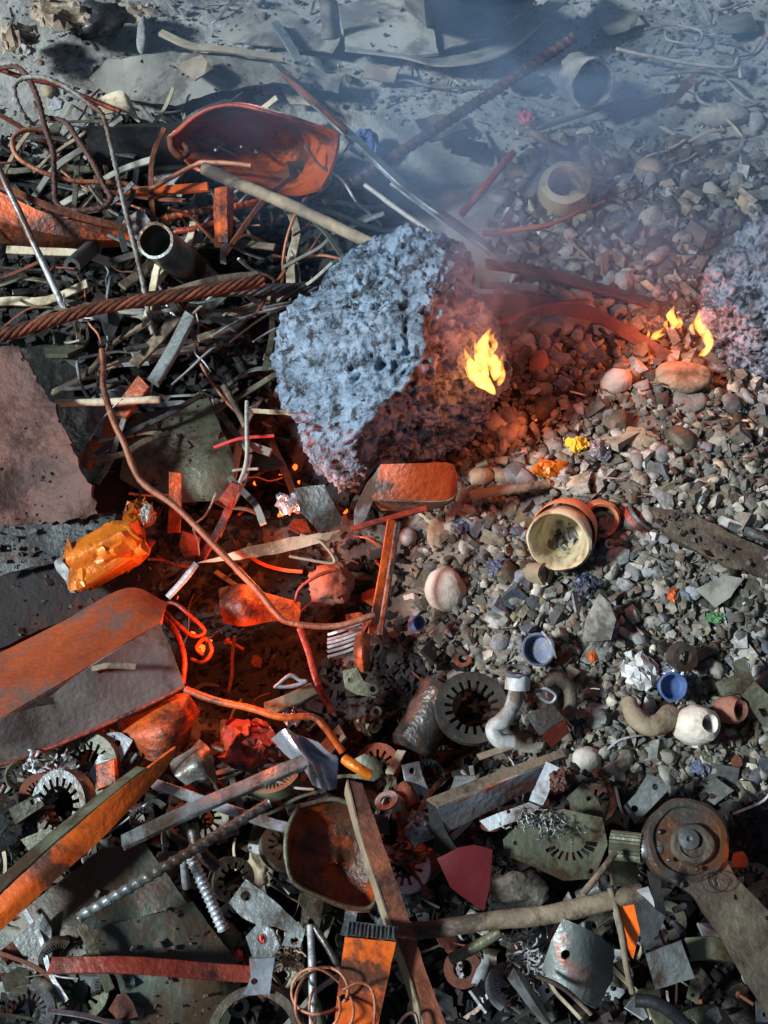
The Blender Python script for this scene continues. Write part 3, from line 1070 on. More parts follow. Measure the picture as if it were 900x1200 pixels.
mk('body', V, F, 'stone', cyl, sharp=50)
V, F = lathe([(.0005, .0085), (.024, .0085), (.032, .025), (.0365, .052), (.036, .053), (.031, .026), (.021, .0095), (.0005, .0095)], P(672, 88, .06), Vector((.30, -.62, .28)), 30, .004, 5)
mk('shade_lining', V, F, 'char_and_shade', cyl)  # dark lining stands in for the shade inside the pot
V, F = rockshape(3, .026, .022, .02, 9, .35)
mk('lump', [v + P(676, 74, .075) for v in V], F, 'stone', cyl)
crumple('crumpled_wrapper', 617, 140, 20, 26, 'red_plastic', 'crumpled pink-red wrapper on the dusty ground', 'wrapper', seed=2)
rod('stick', [(624, 156, .03), (644, 168, .03), (668, 184, .02)], 9, 'wood', 'short brown stick beside the pink wrapper', 'stick')
rod('bent_rod', [(722, 57, .02), (760, 66, .025), (810, 75, .025), (856, 80, .03), (864, 70, .03), (868, 92, .02)], 5, 'grey_wire', 'long thin rod with a hooked end in the smoke', 'rod')
rod('wire', [(756, 34, .01), (786, 29, .012), (806, 32, .012), (822, 38, .015), (818, 52, .01), (796, 50, .01), (782, 46, .01), (780, 36, .012)], 3, 'grey_wire', 'thin wire bent into an open loop in the smoke', 'wire')
rod('angular_wire', [(760, 88, .02), (782, 86, .02), (838, 84, .03), (872, 112, .02), (886, 122, .015), (826, 122, .02), (816, 102, .02), (824, 92, .025)], 4.5, 'grey_wire', 'angular thin metal frame lying in the shadow', 'frame', n=4)
plate('torn_paper', [(762, 104, .02), (774, 110, .02), (792, 108, .03), (802, 92, .03), (814, 86, .04), (812, 100, .03), (796, 116, .025), (780, 118, .02)], 1, 'rust_plate', 'torn brown paper strip caught beside the metal frame', 'paper', bump=.014, rsc=30)
rod('bent_rod', [(628, 152, .01), (700, 128, .015), (740, 118, .02), (772, 110, .025)], 6, 'wood', 'slender rod lying before the broken pot', 'rod')
stone('rock', 846, 138, 62, 32, 'stone', 'large smooth grey rock on the dusty ground', 'rock', seed=4)
stone('rock', 886, 148, 30, 34, 'stone_grey', 'dark pointed rock next to the large smooth rock', 'rock', seed=12, rough=.5)
ring = PG(662, 236)
V, F = lathe([(.040, 0), (.046, .02), (.042, .052), (.030, .056), (.026, .05), (.028, .01)], ring, (-.1, -.18, 1), 28, .004, 3)
mk('ceramic_ring', V, F, 'ceramic', None, 'squat cream ceramic ring in the gravel beside the reddish twig', 'ring')
crumple('blue_wrapper', 428, 172, 44, 46, 'blue_plastic', 'crumpled blue plastic wrapper under the crossing bars', 'wrapper', dz=.03, seed=5, freq=3.4)

# --- steel cable and sticks on the heap
cable('steel_cable', [(-10, 396, .11), (60, 376, .12), (120, 360, .125), (200, 347, .125), (262, 336, .12), (308, 328, .11)], 15.5, 'rust', 'thick rusty twisted steel cable across the heap', 'cable', pitch=.10)
cable('steel_cable', [(150, 352, .085), (230, 344, .08), (300, 340, .075), (376, 338, .06)], 15, 'steel_dark', 'dark oily cable end below the rusty cable', 'cable', pitch=.09)
rod('stick', [(196, 346, .10), (250, 330, .10), (302, 322, .095)], 11, 'wood', 'grey stick resting along the rusty cable', 'stick')
bar('flat_bar', [(224, 371, .10), (204, 408, .08), (178, 448, .06)], 19, 6, 'steel', 'grey flat bar with a clipped end under the cable', 'bar', roll=-.35)
bar('plank', [(206, 372, .075), (184, 398, .06), (158, 426, .05)], 15, 4, 'wood', 'tan plank offcut beside the grey flat bar', 'plank')
bar('flat_bar', [(170, 448, .05), (130, 500, .02), (96, 546, 0)], 22, 6, 'rust_and_firelit', 'orange flat bar below the grey clipped bar', 'bar')
rod('wire', [(119, 408, .14), (121, 430, .135), (121, 452, .13), (131, 492, .13), (144, 520, .12), (164, 562, .11), (205, 594, .10), (258, 648, .085), (300, 690, .07), (322, 718, .065), (340, 730, .065), (390, 734, .07), (440, 720, .08)],
    8, 'copper_wire', 'long pinkish wire bent across the dark hollow', 'wire', n=6)
rod('dowel', [(66, 473, .06), (120, 471, .065), (187, 469, .07)], 9, 'wood_pale', 'pale dowel lying level above the orange bar', 'dowel')
plate('rusted_plate', [(-8, 412, .10), (14, 402, .11), (34, 424, .11), (48, 452, .105), (66, 484, .10), (84, 524, .095), (100, 560, .085), (118, 604, .06), (60, 614, .05), (-8, 620, .05)], 5, 'rust_plate',
      'large pinkish rusted plate with a ragged edge', 'plate', bump=.020, rag=8, seg=5)
plate('dark_sheet', [(-8, 618, .05), (60, 612, .05), (136, 602, .055), (132, 622, .05), (96, 652, .03), (-8, 676, .02)], 3, 'steel_dark', 'dark grey sheet below the pinkish rusted plate', 'sheet', bump=.008, rag=3)
plate('dark_sheet', [(-8, 676, .0), (90, 655, .01), (180, 662, .02), (200, 690, .0), (150, 692, .01), (-8, 764, -.01)], 3, 'char_and_shade', 'blackened sheet wedged above the big angle iron', 'sheet', bump=.008, rag=3)
plate('tin_sheet', [(150, 488, .02), (244, 466, .015), (276, 540, -.01), (268, 586, -.02), (190, 590, -.02), (140, 560, 0)], 3, 'steel_olive', 'dull brown tin panel sunk behind the long pinkish wire', 'panel', bump=.02, rsc=6)
bar('strip', [(206, 552, .05), (206, 584, .03), (204, 624, .01)], 15, 4, 'rust_and_firelit', 'upright orange strip behind the long pinkish wire', 'strip')
bar('strip', [(276, 572, .05), (262, 612, .03), (236, 656, .02)], 9, 5, 'rust_red', 'narrow red strip leaning in the dark hollow', 'strip')
bar('tag', [(262, 590, .06), (278, 568, .065)], 15, 4, 'rust_red', 'small red tag at the top of the narrow red strip', 'tag')
rod('wire', [(290, 470, .08), (289, 510, .08), (287, 545, .07), (280, 568, .06)], 5, 'grey_wire', 'grey wire hanging straight above the red tag', 'wire')
rod('wire', [(250, 524, .06), (280, 514, .065), (320, 510, .06)], 4, 'red_plastic', 'thin red wire beside the boulder foot', 'wire')
rod('stick', [(262, 452, .04), (274, 472, .04), (288, 500, .03)], 8, 'wood', 'short bent stick over the brown tin panel', 'stick')
can = empty('crushed_can', P(118, 672, .02), 'crushed orange drinks can on the dark sheet', 'can')
V, F = lathe([(.0005, 0), (.026, .002)] + [(.027 + .002 * math.sin(q * 1.7), .012 + q * .0078) for q in range(11)] + [(.026, .104), (.0005, .106), (.0005, .104), (.024, .1), (.029, .088), (.029, .012), (.0005, .004)], P(84, 672, .05), P(163, 632, .075) - P(84, 672, .05), 44, .020, 4)
mk('body', V, F, 'tin_orange', can, sharp=30)
V, F = lathe([(.0005, 0), (.024, 0), (.027, .006), (.024, .012), (.0005, .008)], P(76, 676, .045), P(163, 632, .07) - P(84, 672, .05), 24, .008, 6)
mk('can_end', V, F, 'white_plastic', can)
can = empty('crushed_tin', P(160, 606, .03), 'crumpled white and orange tin behind the crushed can', 'can')
crumple('body', 164, 606, 44, 44, 'tin_orange', None, None, dz=.09, seed=8, parent=can)
crumple('torn_lid', 172, 602, 18, 26, 'white_plastic', None, None, dz=.115, seed=3, parent=can)
bar('strip', [(146, 668, .06), (164, 650, .06), (178, 632, .05)], 9, 3, 'rust_and_firelit', 'thin orange strip leaning on the crushed can', 'strip')

# --- big angle iron
ai = empty('angle_iron', P(100, 800, .0), 'big angle iron with an orange upper flange and grey lower flange', 'angle iron')
loft('flange', [[(-14, 772, .02), (70, 730, .04), (148, 689, .055), (196, 706, .06)], [(-14, 808, .06), (80, 756, .075), (150, 718, .085), (192, 718, .085)], [(-14, 850, .10), (90, 789, .11), (150, 752, .112), (188, 729, .115)]], 4, 'flange_rust_firelit', None, None, n=6, sub=3, parent=ai)
plate('flange', [(-14, 852, .10), (90, 791, .11), (188, 731, .115), (204, 770, .09), (217, 806, .06), (150, 838, .05), (70, 872, .045), (-14, 902, .04)], 4, 'steel_warm', None, None, parent=ai, bump=.003, rag=.8,
      holes=[[(40, 818), (62, 817), (66, 826), (44, 828)], [(106, 781), (150, 777), (156, 783), (116, 790)]])
rod('rolled_edge', [(-14, 902, .042), (70, 872, .047), (150, 838, .052), (217, 806, .062)], 5, 'rust_red', None, None, parent=ai)
bar('chip', [(108, 784, .11), (130, 780, .115), (158, 782, .11)], 7, 4, 'wood', 'splinter of wood lying in the slot of the angle iron', 'chip')
loft('curved_sheet', [[(140, 846, .02), (180, 830, .04), (216, 812, .045), (234, 834, .02)], [(146, 866, .03), (184, 856, .055), (212, 848, .05), (226, 850, .02)], [(156, 882, .01), (180, 892, .03), (206, 884, .03), (222, 866, 0)]], 3, 'rust_and_firelit', 'curved scorched sheet below the end of the angle iron', 'sheet', n=6, sub=4, smooth_rows=True)
rod('wire', [(218, 808, .06), (250, 820, .07), (290, 830, .08), (330, 840, .085), (366, 838, .085), (382, 852, .08), (402, 880, .06)], 9, 'rust_and_firelit', 'thick orange wire curving from the angle iron to the crumpled foil', 'wire', n=6)
rod('wire', [(186, 716, .04), (206, 740, .04), (216, 770, .05), (214, 800, .05)], 7, 'rust_red', 'red rod along the cut end of the angle iron', 'rod')

# --- dark hollow: red strips, wires, tin box
plate('tin_plate', [(344, 572, .075), (380, 568, .085), (403, 614, .06), (374, 624, .055), (352, 600, .065)], 2.5, 'steel', 'pale grey trapezoid plate before the boulder', 'plate', bump=.004)
crumple('foil_scrap', 340, 592, 36, 34, 'foil', 'crumpled grey foil behind the pale plate', 'foil', dz=.08, seed=11)
plate('flake', [(232, 660, .06), (290, 642, .07), (342, 630, .075), (398, 622, .07), (384, 634, .065), (330, 648, .06), (280, 656, .055)], 2, 'wood_pale', 'long pale pointed flake of tin across the hollow', 'flake', bump=.008, rsc=24)
rod('wire', [(340, 652, .06), (360, 656, .06), (392, 660, .055), (376, 636, .07), (352, 626, .07)], 3.4, 'wood_pale', 'pale looped wire below the pointed flake', 'wire')
box = empty('bent_tin', P(480, 590, .02), 'bent tin box coloured orange for firelight on top in front of the boulder', 'tin')
loft('top_face', [[(446, 544, .115), (490, 543, .125), (528, 543, .115), (536, 560, .10)], [(436, 584, .09), (480, 586, .095), (522, 586, .09), (536, 574, .085)]], 2.5, 'rust_and_firelit', None, None, n=5, sub=4, parent=box)  # orange top face stands in for light from the flame
plate('flap', [(446, 545, .115), (438, 584, .09), (430, 606, .08), (415, 624, .075), (416, 596, .085), (430, 566, .105)], 2, 'steel_pale', None, None, bump=.004, parent=box)
loft('front_lip', [[(436, 586, .09), (480, 588, .092), (524, 587, .088), (537, 576, .083)], [(446, 598, .05), (486, 600, .05), (520, 594, .05), (534, 584, .05)]], 2, 'wood', None, None, n=5, sub=3, parent=box)
ab = empty('angle_bar', P(448, 680, .0), 'upright rust and grey angle bar leaning in front of the bent tin', 'bar')
bar('flange', [(459, 610, .09), (450, 668, .07), (436, 744, .045)], 10, 3, 'rust_and_firelit', None, None, parent=ab, roll=.5)
bar('flange', [(466, 612, .08), (458, 668, .06), (446, 744, .035)], 8, 3, 'steel', None, None, parent=ab, roll=-.7)
bar('strip', [(412, 620, .085), (456, 608, .09), (500, 596, .085)], 7, 3, 'rust_red', 'red strip under the lip of the bent tin', 'strip')
loft('wavy_plate', [[(256, 690, .0), (282, 684, .02), (310, 694, .0), (352, 706, .0)], [(258, 712, .01), (284, 706, .03), (312, 712, .01), (352, 720, .0)], [(262, 730, -.01), (286, 734, .01), (320, 728, 0), (350, 728, -.01)]], 2.5, 'rust_and_firelit', 'wavy red-orange plate down in the dark hollow', 'plate', n=6, sub=4, smooth_rows=True)  # red firelight put into this plate's colour
stone('clod', 388, 684, 60, 48, 'stone_red', 'reddish crumbly clod beside the upright angle bar', 'clod', dz=.05, sub=4, seed=13, rough=.6, facets=12)
rod('wire', [(346, 706, .04), (352, 690, .05), (372, 676, .06), (394, 668, .06)], 4.5, 'rust_red', 'red wire curling over the crumbly clod', 'wire')
rod('strip', [(350, 736, .02), (362, 768, .02), (372, 800, .02), (390, 836, .0)], 8, 'rust_red', 'thin twisted red strip hanging into the hollow', 'strip', flat=.4)
pk = empty('packet', P(422, 768, .02), 'small rounded orange packet at the foot of the angle bar', 'packet')
loft('body', [[(416, 744, .06), (426, 740, .065), (434, 744, .06)], [(414, 764, .065), (424, 762, .075), (434, 764, .065)], [(418, 786, .05), (426, 788, .055), (434, 784, .05)]], 5, 'rust_and_firelit', None, None, n=4, sub=4, smooth_rows=True, parent=pk)
bn = empty('stripped_bundle', P(404, 750, .0), 'bundle of pale flat strips beside the orange packet', 'bundle')
for q in range(6):
    bar('strip', [(384, 744 + q * 5, .02 + .003 * q), (405, 738 + q * 5, .03), (424, 730 + q * 5, .03)], 3.6, 2, 'steel_pale', None, None, parent=bn)
rod('red_tangle', [(188, 708, .05), (205, 706, .06), (222, 720, .06), (240, 738, .05), (226, 744, .05), (206, 728, .055), (194, 716, .05)], 5, 'rust_red', 'red wire loop bunched at the end of the angle iron', 'wire')
rod('red_tangle', [(224, 772, .02), (238, 776, .03), (248, 762, .04), (240, 748, .04), (230, 758, .03), (238, 768, .025)], 5, 'rust_and_firelit', 'small orange wire curl glowing in the hollow', 'wire')
rod('rod_end', [(196, 700, .05), (214, 680, .06), (230, 660, .07)], 9, 'steel_pale', 'pale rod end sticking out of the red wire bunch', 'rod', flat=.5)
bk = empty('bracket', P(420, 804, .0), 'small olive bracket with one hole in the hollow', 'bracket')
plate('web', [(402, 786, .05), (418, 782, .055), (426, 798, .05), (442, 804, .045), (440, 818, .035), (418, 814, .04), (404, 806, .045)], 3, 'steel_olive', None, None, holes=[(411, 797, 3.5)], parent=bk)
V, F = lathe(tubeprof(.007, .003, 0, .012), P(436, 810, .04), (.1, -.2, 1), 14)
mk('eyelet', V, F, 'steel_olive', bk)
bk = empty('fitting', P(432, 845, -.02), 'olive rounded fitting below the small bracket', 'fitting')
crumple('body', 430, 850, 34, 28, 'steel_olive', None, None, dz=.03, seed=4, parent=bk, amp=.25)
V, F = lathe(tubeprof(.007, .003, 0, .012), P(440, 836, .01), (.1, -.2, 1), 14)
mk('eyelet', V, F, 'steel_olive', bk)
rod('bent_clip', [(322, 806, .05), (340, 792, .055), (352, 798, .05), (360, 800, .05), (340, 805, .05), (322, 804, .05)], 5, 'steel_pale', 'bent white metal clip in the hollow above the orange wire', 'clip', n=4)
bar('offcut', [(310, 832, .03), (340, 820, .035), (366, 808, .03)], 18, 8, 'steel_olive', 'olive block offcut behind the orange wire', 'offcut')
fo = empty('crumpled_foil', P(365, 880, .0), 'crumpled white and pink foil wrapper under the orange wire', 'foil')
loft('sheet', [[(318, 866, .05), (334, 854, .07), (350, 862, .06), (372, 870, .065)], [(334, 884, .05), (350, 878, .075), (362, 880, .05), (388, 884, .06)], [(356, 902, .04), (366, 898, .065), (376, 896, .045), (396, 890, .05)], [(366, 920, .03), (376, 924, .05), (386, 926, .035), (394, 924, .03)]], 1.2, 'foil', None, None, n=5, sub=5, smooth_rows=True, bump=.014, parent=fo)
crumple('twisted_neck', 342, 838, 24, 30, 'foil', None, None, dz=.09, seed=9, parent=fo)
rod('stub', [(404, 890, .07), (418, 900, .075), (435, 910, .07)], 13, 'tin_orange', 'orange stub with a pale end beside the crumpled foil', 'stub', n=5, seg=12)
crumple('red_canister', 288, 872, 66, 62, 'rust_red', 'crushed dull red tin with bright dents before the hollow', 'tin', dz=.06, seed=21, amp=.4)

# --- right-hand rubble: named pieces
stone('cobble', 522, 690, 50, 50, 'stone_pale', 'round pale cobble alone on the dirt', 'cobble', seed=31, thick=.85, rough=.12, facets=4)
cp = empty('broken_cup', PG(655, 640), 'big cream ceramic cup lying open towards the viewer', 'cup')
ax = Vector((-.35, -.75, .55))
V, F = lathe(cupprof(.028, .044, .006, .075), P(668, 612, .028), ax, 32, .003, 2, .05)
mk('body', V, F, 'ceramic', cp, sharp=60)
V, F = lathe([(.036, 0), (.0405, .012), (.0445, .04), (.0435, .042), (.037, .014), (.033, 0)], P(668, 612, .028), ax, 32, .001, 2)
mk('glaze_band', V, F, 'ceramic_orange', cp)
cp = empty('ceramic_insulator', PG(700, 610), 'small orange ceramic ring with a pale plug beside the big cup', 'insulator')
c0, ax = P(702, 606, .02), Vector((-.05, -.6, .7))
V, F = lathe([(.020, 0), (.026, .006), (.027, .024), (.023, .030), (.019, .026), (.017, .006)], c0, ax, 28, .0015, 4)
mk('ring', V, F, 'ceramic_orange', cp)
V, F = lathe([(.009, 0), (.012, .004), (.012, .020), (.010, .024), (.006, .020), (.006, .004)], c0, ax, 18, .003, 2)
mk('plug', V, F, 'stone_pale', cp)
bl = empty('barrel_stopper', PG(748, 625), 'small grey barrel cap with a rusty band beside the ceramic ring', 'cap')
V, F = lathe(cupprof(.024, .026, .004, .03), P(738, 622, .012), (.5, .3, .6), 22, .002, 3)
mk('shell', V, F, 'steel_dark', bl)
V, F = lathe(tubeprof(.0275, .003, 0, .008), P(738, 622, .012) + Vector((.5, .3, .6)).normalized() * .016, (.5, .3, .6), 22, .001, 3)
mk('band', V, F, 'rust_red', bl)
stator('stator_ring', 552, 832, .022, 43, (.05, -.12, 1), 12, 'dimmed_iron', 'flat dark slotted motor ring lying on the dirt', 'motor core', slots=18, r0=.54, rs=.76)
V, F = lathe([(.0005, 0), (.026, 0), (.03, .006)] + [(.03 - .0007 * (q % 2), .006 + q * .0035) for q in range(24)] + [(.026, .094), (.0005, .094)], P(482, 878, -.03), P(520, 806, .0) - P(482, 878, -.03), 26, .002, 7)
mk('core_stack', V, F, 'dimmed_iron', None, 'dark ribbed cylinder core next to the slotted ring', 'core', sharp=50)
fit = empty('white_fitting', PG(598, 850), 'white plastic pipe fitting beside the slotted motor ring', 'fitting')
rod('pipe_elbow', [(606, 800, .04), (602, 822, .045), (590, 842, .045), (578, 852, .04), (584, 866, .035), (600, 870, .03)], 19, 'white_plastic', None, None, parent=fit, n=6, seg=14)
V, F = lathe(tubeprof(.016, .004, 0, .02), P(606, 808, .04), P(607, 790, .05) - P(606, 808, .04), 20, .001)
col_ = mk('collar', V, F, 'white_plastic', fit)
V, F = lathe(tubeprof(.0165, .003, 0, .006), P(607, 790, .05), P(607, 784, .055) - P(606, 800, .04), 20, .001)
mk('blue_ring', V, F, 'dull_blue', col_)
hs = empty('hose_clamp', PG(645, 815), 'brown hose stub with a wire clamp right of the white fitting', 'clamp')
rod('hose', [(640, 802, .03), (655, 796, .035), (668, 806, .03), (670, 826, .02), (664, 842, .015)], 16, 'cast_brown', None, None, parent=hs, seg=12)
rod('clamp_wire', [(628, 808, .03), (640, 806, .035), (652, 814, .03), (646, 822, .025), (632, 816, .03)], 4, 'steel_pale', None, None, parent=hs)
bx_ = empty('broken_box', PG(645, 850), 'broken grey and red box piece under the hose stub', 'box')
plate('lid', [(616, 838, .04), (646, 824, .05), (662, 842, .045), (632, 862, .035)], 4, 'steel_dark', None, None, parent=bx_, bump=.003)
plate('side', [(634, 862, .035), (662, 844, .044), (668, 858, .02), (646, 876, .015)], 3, 'rust_red', None, None, parent=bx_, bump=.003)
sh = plate('pointed_shard', [(702, 695, .06), (714, 706, .055), (722, 726, .04), (716, 750, .02), (682, 752, .015), (686, 726, .03)], 7, 'stone', 'pointed grey ceramic shard standing in the rubble', 'shard', bump=.004)
br_ = empty('pipe_bracket', PG(880, 810), 'olive bent pipe bracket at the edge of the rubble', 'bracket')
plate('arm', [(838, 800, .03), (862, 790, .035), (858, 776, .04), (872, 770, .045), (884, 796, .04), (870, 812, .035), (846, 816, .03)], 5, 'steel_olive', None, None, parent=br_, bump=.003)
plate('strap', [(868, 812, .035), (884, 798, .04), (918, 830, .03), (918, 856, .02), (896, 852, .02)], 5, 'steel_olive', None, None, parent=br_, bump=.003, holes=[[(888, 830), (898, 830), (904, 840), (894, 840)]])
plate('card_wedge', [(816, 690, .03), (848, 674, .035), (872, 678, .03), (856, 700, .03), (838, 712, .02)], 3, 'cardboard', 'flat pale slab piece beside the wide dirt ridge', 'slab', bump=.003)
plate('plank', [(760, 594, .055), (812, 602, .06), (908, 648, .06), (908, 680, .045), (850, 662, .05), (782, 628, .05)], 14, 'cast_brown', 'wide muddy plank half buried in the gravel', 'plank', bump=.008, rag=3)
rod('grey_tube', [(852, 617, .05), (880, 624, .05), (908, 634, .05)], 12, 'steel', 'grey tube end on the muddy plank', 'tube', seg=12)
V, F = lathe(tubeprof(.018, .009, 0, .018), P(796, 768, .02), (.2, -.5, .7), 20, .002, 1)
mk('iron_bush', V, F, 'steel_dark', None, 'grey metal bush with a small bore in the rubble', 'bush')
V, F = lathe(cupprof(.016, .019, .003, .016), P(784, 804, .02), (.1, -.4, .8), 20, .001, 1)
mk('bottle_cap', V, F, 'blue_plastic', None, 'blue bottle cap with its open side up', 'cap')
V, F = lathe([(.012, 0), (.022, .008), (.026, .03), (.020, .05), (.012, .056), (.008, .05), (.008, .004)], P(800, 852, .005), (.35, -.25, .8), 24, .003, 2)
mk('knob', V, F, 'stone_pale', None, 'pale round knob with a rusty bore in the rubble', 'knob')
V, F = lathe([(.010, 0), (.016, .006), (.018, .026), (.013, .036), (.008, .034), (.007, .004)], P(842, 832, .008), (.5, -.3, .7), 22, .002, 5)
mk('knob', V, F, 'stone_red', None, 'small reddish knob between the pale knob and the olive bracket', 'knob')
rod('root_piece', [(736, 820, .03), (744, 836, .035), (760, 848, .035), (776, 846, .03), (786, 838, .02)], 26, 'stone_tan', 'pale knobbly bent piece like a root in the rubble', 'root', seg=12, taper=(.8, 1.1), wobble=.004)
V, F = lathe(tubeprof(.015, .005, 0, .03), P(620, 672, .01), (.5, -.3, .5), 18, .002, 2)
mk('pipe_stub', V, F, 'stone_tan', None, 'tan short pipe stub below the big cream cup', 'pipe stub')
V, F = lathe(cupprof(.020, .022, .003, .02), P(634, 762, .01), (-.3, -.3, .8), 20, .002, 2)
c_ = mk('jar_lid', V, F, 'dull_blue', None, 'dull blue jar lid with a wire bail on the dirt', 'lid')
rod('bail_wire', [(636, 740, .04), (646, 752, .045), (652, 770, .03)], 3, 'steel_pale', None, None, parent=c_)
crumple('grey_cloth', 752, 792, 46, 44, 'white_plastic', 'crumpled pale grey wrapper in the middle of the rubble', 'wrapper', seed=31)
crumple('wrapper', 789, 788, 34, 26, 'foil', 'small shiny wrapper behind the blue bottle cap', 'wrapper', seed=17)
crumple('wrapper', 676, 522, 26, 22, 'yellow_plastic', 'small yellow wrapper beside the burning boulder', 'wrapper', seed=19)
crumple('wrapper', 703, 530, 32, 30, 'foil', 'silvery crumpled wrapper next to the yellow one', 'wrapper', seed=23)
crumple('wrapper', 645, 552, 46, 30, 'tin_orange', 'crumpled orange wrapper in front of the yellow one', 'wrapper', seed=29)
crumple('wrapper', 660, 566, 34, 20, 'white_plastic', 'white crumpled scrap beside the orange wrapper', 'wrapper', seed=37)
plate('wood_chip', [(640, 568, .03), (690, 552, .035), (694, 560, .035), (664, 574, .03)], 3, 'wood_pale', 'long pale wood chip above the big cream cup', 'chip', bump=.003)
rod('stick', [(552, 580, .03), (600, 574, .035), (644, 566, .03)], 12, 'wood', 'brown stick leading to the pale wood chip', 'stick')
stone('ball', 478, 629, 21, 21, 'white_plastic', 'little white ball between the bent tin and the cobble', 'ball', seed=3, thick=1, rough=.05, facets=0, dz=.01)
V, F = lathe(cupprof(.010, .011, .002, .012), P(484, 731, .02), (.5, -.2, .5), 16, .001, 3)
mk('bottle_cap', V, F, 'blue_plastic', None, 'tiny bright blue cap beside the angle bar', 'cap')
V, F = lathe(cupprof(.008, .009, .002, .006), P(532, 804, .012), (.1, -.2, .9), 16, .0005, 3)
mk('button', V, F, 'blue_plastic', None, 'tiny blue ring above the slotted motor ring', 'cap')
crumple('blue_scrap', 540, 618, 24, 20, 'dull_blue', 'torn blue plastic bit before the bent tin', 'scrap', seed=41)
crumple('blue_scrap', 585, 668, 34, 26, 'dull_blue', 'dusty blue plastic bit right of the round cobble', 'scrap', seed=43)
crumple('blue_scrap', 686, 688, 30, 34, 'dull_blue', 'faded blue wrapper behind the pointed shard', 'scrap', seed=47)
crumple('blue_scrap', 820, 900, 24, 20, 'dull_blue', 'sky blue scrap in front of the pale knob', 'scrap', seed=53)
crumple('green_scrap', 836, 724, 26, 14, 'green_plastic', 'green plastic scrap behind the metal bush', 'scrap', seed=51)
crumple('orange_scrap', 694, 768, 10, 18, 'orange_and_firelit', 'bright orange scrap at the foot of the pointed shard', 'scrap', seed=57)
crumple('orange_scrap', 788, 698, 12, 18, 'orange_and_firelit', 'orange scrap standing behind the metal bush', 'scrap', seed=59)
stone('flat_disc', 800, 440, 66, 42, 'stone_tan', 'flat round stone by the flames, topmost of the two', 'stone', seed=8, thick=.45, dz=.02, rough=.15)
stone('flat_disc', 806, 472, 44, 36, 'stone', 'flat tan stone in front of the round one by the flames', 'stone', seed=18, thick=.5)
stone('slab_stone', 742, 516, 56, 34, 'stone_tan', 'angular brown stone slab right of the silvery wrapper', 'stone', seed=28, thick=.5)
stone('striped_stone', 645, 384, 50, 36, 'stone', 'round striped grey stone beside the tall flame', 'stone', seed=44, rough=.12)
stone('pink_stone', 632, 428, 26, 40, 'stone_red', 'pink wedge-shaped stone beside the tall flame', 'stone', seed=47)
loft('red_strip', [[(556, 344, .11), (620, 346, .10), (690, 358, .08), (740, 384, .05), (790, 414, .03)], [(556, 362, .10), (620, 366, .085), (690, 376, .06), (740, 402, .035), (788, 428, .02)]], 3, 'rebar_dark', 'long scorched red strip running from the boulder to the small flames', 'strip', n=6, sub=3)
rod('twisted_strip', [(548, 384, .13), (590, 376, .12), (640, 356, .10), (690, 352, .08)], 7, 'rust', 'orange twisted strip from behind the tall flame', 'strip', flat=.5)
bar('curved_bar', [(570, 310, .06), (630, 318, .06), (690, 334, .055), (762, 356, .04)], 14, 5, 'rust_plate', 'dusty brown curved bar behind the red strip', 'bar')
bar('white_strip', [(562, 334, .075), (594, 336, .075), (628, 338, .07)], 10, 3, 'white_plastic', 'white strip end beside the boulder', 'strip')

# --- foreground metal
stator('stator_stack', 112, 896, .01, 38, (-.35, -.45, .9), 14, 'steel_olive', 'slotted motor core tipped up below the angle iron', 'motor core', slots=16, r0=.5, rs=.74)
stator('stator_stack', 82, 944, .03, 42, (-.5, -.35, .85), 20, 'steel', 'slotted motor core leaning on the orange angle bar, pale teeth showing', 'motor core', slots=18, r0=.56, rs=.8)
stator('stator_stack', -8, 966, .03, 34, (.3, -.2, .9), 18, 'dimmed_iron', 'dark slotted motor core cut by the picture edge', 'motor core', slots=16, r0=.5, rs=.8, outer_teeth=True)
plate('slotted_strap', [(10, 948, .05), (44, 930, .055), (52, 944, .05), (18, 966, .04)], 3, 'steel_olive', 'small olive strap with one slot between the motor cores', 'strap', holes=[[(34, 938), (46, 934), (48, 939), (37, 944)]])
plate('olive_plate', [(24, 984, .04), (58, 970, .05), (92, 1000, .04), (60, 1030, .02), (44, 1012, .03)], 3, 'steel_olive', 'olive square plate under the leaning motor core', 'plate', bump=.003)
tangle('swarf', 60, 906, 66, 36, 3.4, 40, 'steel_pale', 'shredded grey metal curls behind the motor cores', 'swarf', dz=.04, seed=61)
tangle('wire_clump', 102, 868, 64, 22, 2.6, 60, 'blue_plastic', 'clump of blue wire insulation under the angle iron', 'wire clump', dz=.03, seed=67, zr=.025)
bar('orange_offcut', [(116, 912, .07), (140, 904, .08)], 30, 10, 'rust_and_firelit', 'orange block standing on the motor core', 'block')
ob = empty('angle_bar', P(110, 990, .0), 'orange angle bar slanting across the corner, grey along its top edge', 'angle bar')
loft('flange', [[(-16, 1064, .085), (60, 994, .095), (140, 926, .10), (206, 876, .10)], [(-16, 1086, .085), (62, 1014, .09), (138, 944, .09), (204, 888, .09)], [(-16, 1106, .075), (64, 1032, .08), (120, 982, .08), (186, 912, .08)]], 4, 'orange_and_firelit', None, None, n=6, sub=3, parent=ob)  # orange of this flange stands in for firelight
loft('top_flange', [[(-16, 1042, .075), (56, 978, .085), (124, 924, .09), (160, 898, .095)], [(-16, 1060, .088), (60, 990, .098), (132, 930, .103), (170, 900, .103)]], 3, 'steel_olive', None, None, n=6, sub=2, parent=ob)
bar('flat_bar', [(142, 988, .09), (240, 944, .095), (356, 894, .09)], 19, 8, 'steel', 'grey square bar lying behind the foreground rebar', 'bar', roll=.35)
bar('flat_bar', [(180, 918, .05), (240, 940, .05), (310, 962, .045), (345, 970, .04)], 12, 7, 'steel_pale', 'pale grey bar crossing below the square bar', 'bar')
